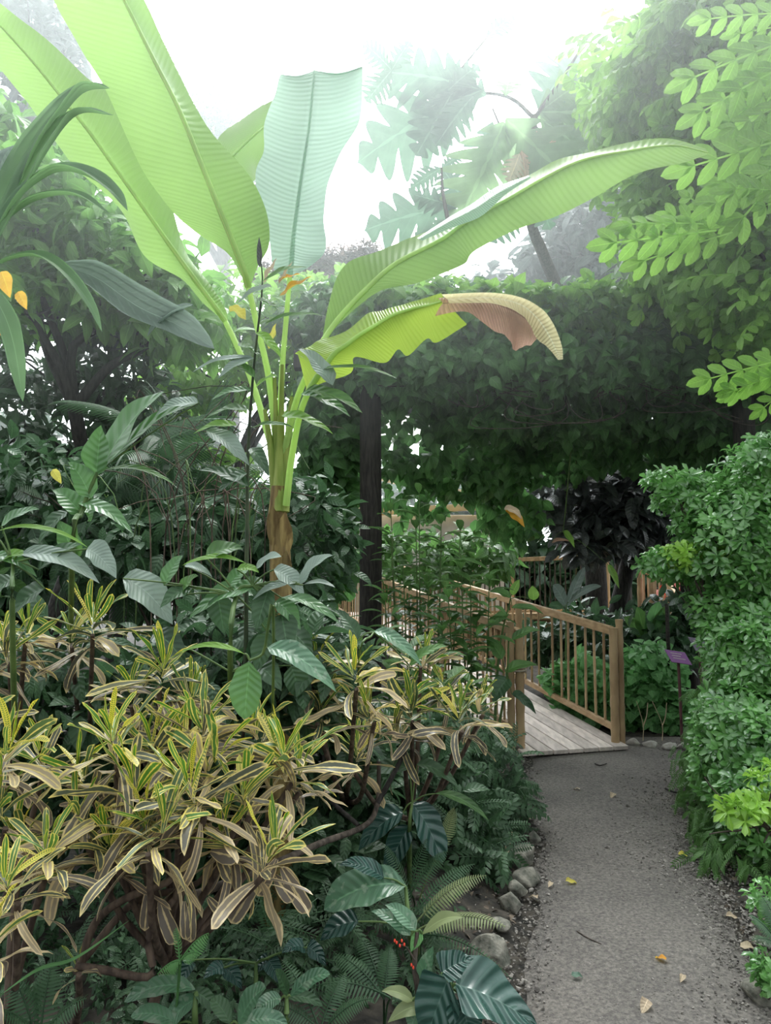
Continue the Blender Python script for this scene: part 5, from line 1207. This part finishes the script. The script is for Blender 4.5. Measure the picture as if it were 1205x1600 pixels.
# breadfruit tree with lobed leaves against the white sky
bf = thing('breadfruit_tree', (pt(965, 400, 10.6)[0], 10.6, 0), 'hazy tree with big deeply lobed leaves standing out against the white sky', 'tree')
m = MB(); m.tube(curve([(pt(965, 400, 10.6)[0], 10.6, 0), pt(960, 700, 10.6), pt(900, 520, 10.2), pt(850, 400, 9.2), pt(828, 330, 8.6), pt(835, 180, 8.4)], 20), [.12, .08, .04], 10); m.build('trunk', BARK, bf)
for P_ in ([(828, 330, 8.6), (760, 330, 8.4), (700, 345, 8.3), (672, 362, 8.2)], [(832, 300, 8.6), (800, 240, 8.6), (770, 170, 8.6)], [(835, 185, 8.4), (790, 150, 8.5), (700, 140, 8.6), (610, 110, 8.7)], [(700, 345, 8.3), (692, 300, 8.3), (690, 262, 8.3)], [(835, 185, 8.4), (880, 120, 8.4), (925, 50, 8.4)], [(700, 150, 8.6), (720, 110, 8.6), (760, 60, 8.6)]):
    stalk(bf, BARK, P_, [.025, .010], 'branch', n=14)
def lobleaf(x0, y0, x1, y1, Y, w=.66, mat=GBR, N=(0, -1, -.05), label=None):
    A, B = pt(x0, y0, Y), pt(x1, y1, Y + RNG.normal(0, .15)); L_ = np.linalg.norm(B - A)
    o = MB().scatter(lobed(5 + int(RNG.integers(0, 3)), w * 1.05, .7, 70, bend=RNG.uniform(.2, .7)), [A], [B - A], [np.array(N) + RNG.normal(0, .2, 3)], [L_ * 1.05]).build('leaf', mat, bf)
    if label: o['label'] = label
for r in ((838, 180, 985, 220), (842, 175, 912, 55), (788, 190, 735, 320), (790, 185, 905, 290), (782, 195, 830, 275), (755, 140, 562, 215), (760, 150, 670, 105), (750, 140, 600, 90), (716, 322, 574, 340), (728, 320, 692, 258), (838, 178, 960, 130), (850, 190, 940, 240), (770, 190, 745, 280), (740, 150, 690, 200),
          (700, 345, 640, 372), (612, 110, 578, 150), (612, 110, 640, 60), (612, 110, 580, 70), (830, 190, 870, 290), (850, 170, 900, 130), (842, 175, 1000, 170), (845, 182, 955, 285), (790, 150, 800, 100), (710, 145, 640, 180), (705, 148, 655, 235), (700, 142, 745, 95), (845, 290, 905, 300), (830, 280, 860, 350), (815, 320, 770, 370), (690, 262, 650, 285), (690, 262, 720, 240), (760, 60, 800, 20), (715, 325, 650, 300)):
    lobleaf(*r, 8.4, mat=GBRL if r[0] > 780 and RNG.random() < .6 else GBR)
lobleaf(838, 205, 868, 225, 8.3, mat=GPINK, label='dry salmon leaf'); lobleaf(815, 235, 826, 285, 8.3, mat=GPINK, label='dry salmon leaf'); lobleaf(812, 240, 800, 275, 8.3, mat=GTAN, label='dry brown leaf')

# ---------------------------------------------------------------- thatched shelter and hut behind
hut = thing('thatched_shelter', (pt(480, 500, 10.5)[0], 10.5, 0), 'thatched shelter whose ragged roof edge shows behind the banana leaves', 'shelter')
m = MB()
A, B = pt(380, 430, 10.4), pt(588, 385, 10.4)
n_ = 900
for lay in range(5):
    tt = RNG.random(n_); dep = RNG.random(n_)
    P = A + (B - A) * tt[:, None] + np.stack([np.zeros(n_), dep * 1.8, dep * .55 + .06 * lay - .1], -1)
    m.scatter(leafgeo('strap', .10, 3, 1, .4, .1), P, np.stack([RNG.normal(.2, .25, n_), -np.ones(n_), -.25 + RNG.normal(0, .12, n_)], -1), np.tile([0, -.2, 1], (n_, 1)), RNG.uniform(.18, .4, n_))
m.box((A + B) / 2 + [0, .9, .2], (np.linalg.norm(B - A), 1.9, .12), nrm(B - A), (0, 1, .3))
m.build('thatched_roof', THATCH, hut)
for x_ in (487, 300): m = MB().tube([(pt(x_, 450, 10.6)[0], 10.6, 0), (pt(x_, 450, 10.6)[0], 10.6, 2.6), pt(x_, 410, 10.6)], [.09, .08], 10); m.build('post', BARK, hut)
stk = thing('hut', (pt(680, 700, 15.5)[0], 15.5, 0), 'pale canvas-sided hut with a yellow beam glimpsed through the vine', 'hut')
m = MB(); c = pt(670, 720, 15.5); m.box((c[0], 16.3, 1.35), (3.0, 1.6, 2.7)); m.build('canvas_wall', CANVAS, stk, smooth=False, bevel=.02)
A, B = pt(590, 742, 15.3), pt(790, 790, 15.3); m = MB().beam(A, B, .08, .2); m.build('beam', PAINTY, stk, smooth=False, bevel=.01)
m = MB().beam(pt(590, 800, 15.3), pt(780, 790, 15.3), .1, .14); m.build('beam', PAINTY, stk, smooth=False, bevel=.01)
m = MB()
m.add([pt(570, 690, 15.0), pt(790, 690, 15.0), pt(770, 640, 17.2), pt(600, 640, 17.2)], [[0, 1, 2, 3]], [[0, 0], [1, 0], [1, 1], [0, 1]])
ro = m.build('canvas_roof', CANVAS, stk, smooth=False); so = ro.modifiers.new('thick', 'SOLIDIFY'); so.thickness = .05

# ---------------------------------------------------------------- trees and thickets on the other side
tree('tree', 'mid-green leafy tree crowding behind the ribbed palm-like leaves', 'tree', (-2.9, 6.6, 0),
     [(60, 330, 6.4, 110, 90, .7, 150), (180, 420, 6.6, 110, 90, .7, 170), (40, 220, 6.8, 80, 60, .6, 70), (280, 480, 6.8, 80, 80, .6, 80), (30, 470, 6.4, 90, 60, .6, 50)], T_OV, .24, G5L, BARKD, r0=.09, trunk_top=(-2.7, 6.6, 3.0))
tree('tree', 'dark fine-twigged tree full of bright gaps at mid-height', 'tree', (-2.7, 7.6, 0),
     [(100, 560, 7.4, 150, 90, .8, 120), (200, 620, 7.6, 110, 80, .8, 100), (30, 660, 7.2, 90, 80, .7, 80), (130, 480, 7.6, 120, 50, .7, 50)], T_LA + T_OV, .22, G2, BARKD, r0=.10, trunk_top=(-2.4, 7.6, 2.4))
tree('tree', 'bright sunlit shrub tree glowing behind the slender plant', 'tree', (-1.9, 9.0, 0),
     [(330, 560, 9.0, 90, 90, .8, 150), (270, 640, 9.0, 80, 60, .7, 90), (390, 480, 9.2, 80, 60, .6, 90), (480, 480, 9.6, 60, 40, .6, 50), (560, 460, 10, 70, 28, .6, 60), (650, 445, 10.4, 60, 26, .5, 50), (450, 560, 9.4, 60, 90, .6, 90), (280, 760, 8.6, 130, 70, .6, 100)], T_OV, .22, G3, BARKD, r0=.07, trunk_top=(-1.8, 9.0, 2.6))
tree('palm', 'feathery dark palm thicket between the broad-leaved plant and the banana stem', 'palm', (-1.3, 5.6, 0),
     [(280, 740, 5.6, 100, 50, .5, 22), (350, 800, 5.4, 100, 60, .5, 26), (200, 800, 5.4, 110, 60, .5, 22)], T_PALM, .48, G2, BARK, r0=.03, per=3, droop=.5)
shrub('shrub', 'dark shrub behind the banana stem', [(330, 840, 4.8, 120, 70, .4, 80), (200, 860, 4.6, 110, 60, .4, 70), (470, 850, 4.9, 80, 110, .4, 110), (70, 770, 4.7, 90, 90, .4, 70)], T_OV + T_EL, .15, G2)
tree('tree', 'dark bluish tree in the upper corner behind the leftmost banana leaf'.replace('leftmost ', 'cut-off '), 'tree', (-6.0, 11, 0),
     [(40, 50, 11, 70, 60, .8, 80), (0, 140, 11, 80, 70, .8, 90), (80, 110, 11, 50, 60, .6, 60), (110, 40, 11, 26, 60, .6, 30)], T_EL + T_OV, .3, G6, BARKD, r0=.15, trunk_top=(-5.6, 11, 6.0))
tree('tree', 'pale distant tree with finely divided foliage between two banana leaves', 'tree', (-3.2, 15, 0),
     [(345, 185, 15, 60, 60, .8, 90), (300, 240, 15, 60, 60, .8, 80), (390, 260, 15, 40, 60, .7, 50), (270, 120, 15.5, 20, 40, .4, 14)], T_FINE, .5, G1, BARK, r0=.16, per=4, trunk_top=(-3.2, 15, 7.5))
for i_, (x_, lab) in enumerate(((-7.5, 'far tree at the outer end of the dark background row'), (-4.2, 'far dark tree behind the fine-twigged one'), (-1.2, 'far dark tree standing behind the banana stem'), (1.2, 'far dark tree behind the canvas-sided hut'), (4.4, 'far dark tree beyond the raised walkway'), (7.6, 'far dark tree behind the hedge beyond the stairs'), (10.5, 'far tree farthest along behind the big dark tree'))):
    Y_ = 19.5 if x_ > -2 else 15.0
    px_ = 602 + x_ / Y_ * FPX; ty = (790 if x_ in (1.2, -1.2) else 720) if x_ < 2 else 640
    tree('tree', lab, 'tree', (x_, Y_, 0), [(px_, ty, Y_, 130, 70, 1.0, 170), (px_ - 60, ty + 100, Y_, 110, 80, 1.0, 170), (px_ + 70, ty + 110, Y_ - .3, 110, 80, 1.0, 170), (px_, min(ty + 190, 930), Y_ - .6, 150, 60, 1.0, 190)], T_OV, .42, G2 if i_ != 2 else G1, BARKD, r0=.15, group='dark background trees', twigs=3)
shrub('shrub', 'leafy shrub under the far end of the pergola before the canvas hut', [(640, 880, 12, 90, 50, .8, 110), (740, 870, 12.5, 70, 40, .8, 80)], T_OV, .26, G1)
shrub('shrub', 'dark hedge-like thicket filling the view behind the raised walkway', [(800, 930, 18, 110, 60, .8, 200), (930, 920, 18, 110, 60, .8, 220), (1060, 910, 18, 110, 70, .8, 220)], T_OV, .45, G2, r0=.06)
for x_, y_, w_ in ((10, 445, 26), (36, 470, 18), (90, 745, 14), (5, 520, 14)):
    t_ = thing('yellowing_leaf', tuple(pt(x_, y_, 4.2)), {10: 'large orange leaf hanging at the frame edge below the ribbed leaves', 36: 'second orange leaf just under the large one', 90: 'yellow leaf hanging low in the dark thicket', 5: 'small orange leaf among dark twigs at the frame edge'}[x_], 'leaf')
    bigleaf(t_, GO if x_ != 90 else GY, (x_ - 8, y_ - w_ * .8, 4.2), (x_ + 6, y_ + w_ * .8, 4.2), w_, 'ovate', .05, N=(0, -1, .2))
cn = thing('cane_thicket', (pt(300, 900, 4.2)[0], 4.2, 0), 'tangle of thin arching brown canes between the pleated-leaved plant and the banana stem', 'canes')
for k in range(30):
    x0 = RNG.uniform(150, 400); x1 = x0 + RNG.normal(0, 90); y1 = RNG.uniform(600, 800); Yc = 3.9 + RNG.random() * .5
    P0 = pt(x0, 960, Yc) * [1, 1, 0]
    m = MB().tube(curve([P0, pt(x0 + RNG.normal(0, 20), 820, Yc), pt(x1, y1, Yc), pt(x1 + RNG.normal(0, 70), y1 + RNG.uniform(0, 80), Yc - .1)], 16), [.0045, .0018], 5, rnd=RNG.random()); m.build('cane', BARKR if k % 3 else GSTEM, cn)
for px_, Y_ in ((560, 15.6), (800, 15.6)):
    m = MB().beam(pt(px_, 905, Y_) * [1, 1, 0], pt(px_, 680, Y_), .1, .1); m.build('post', RAILW, stk, smooth=False)
shrub('shrub', 'green thicket filling the ground between the hedge and the big dark tree', [(1420, 900, 6.4, 150, 150, .8, 260), (1500, 1050, 5.6, 150, 160, .7, 260), (1330, 800, 7.6, 120, 120, .7, 200), (1560, 860, 7.0, 120, 160, .7, 200)], T_OV + T_EL, .17, G1, keep=above)
shrub('shrub', 'green thicket behind the crotons past the frame edge with small pointed leaves', [(-160, 900, 4.4, 150, 140, .6, 220), (-120, 1150, 3.6, 120, 150, .5, 200), (-220, 700, 5.6, 140, 140, .6, 200)], T_OV + T_LA, .15, G1, keep=above)
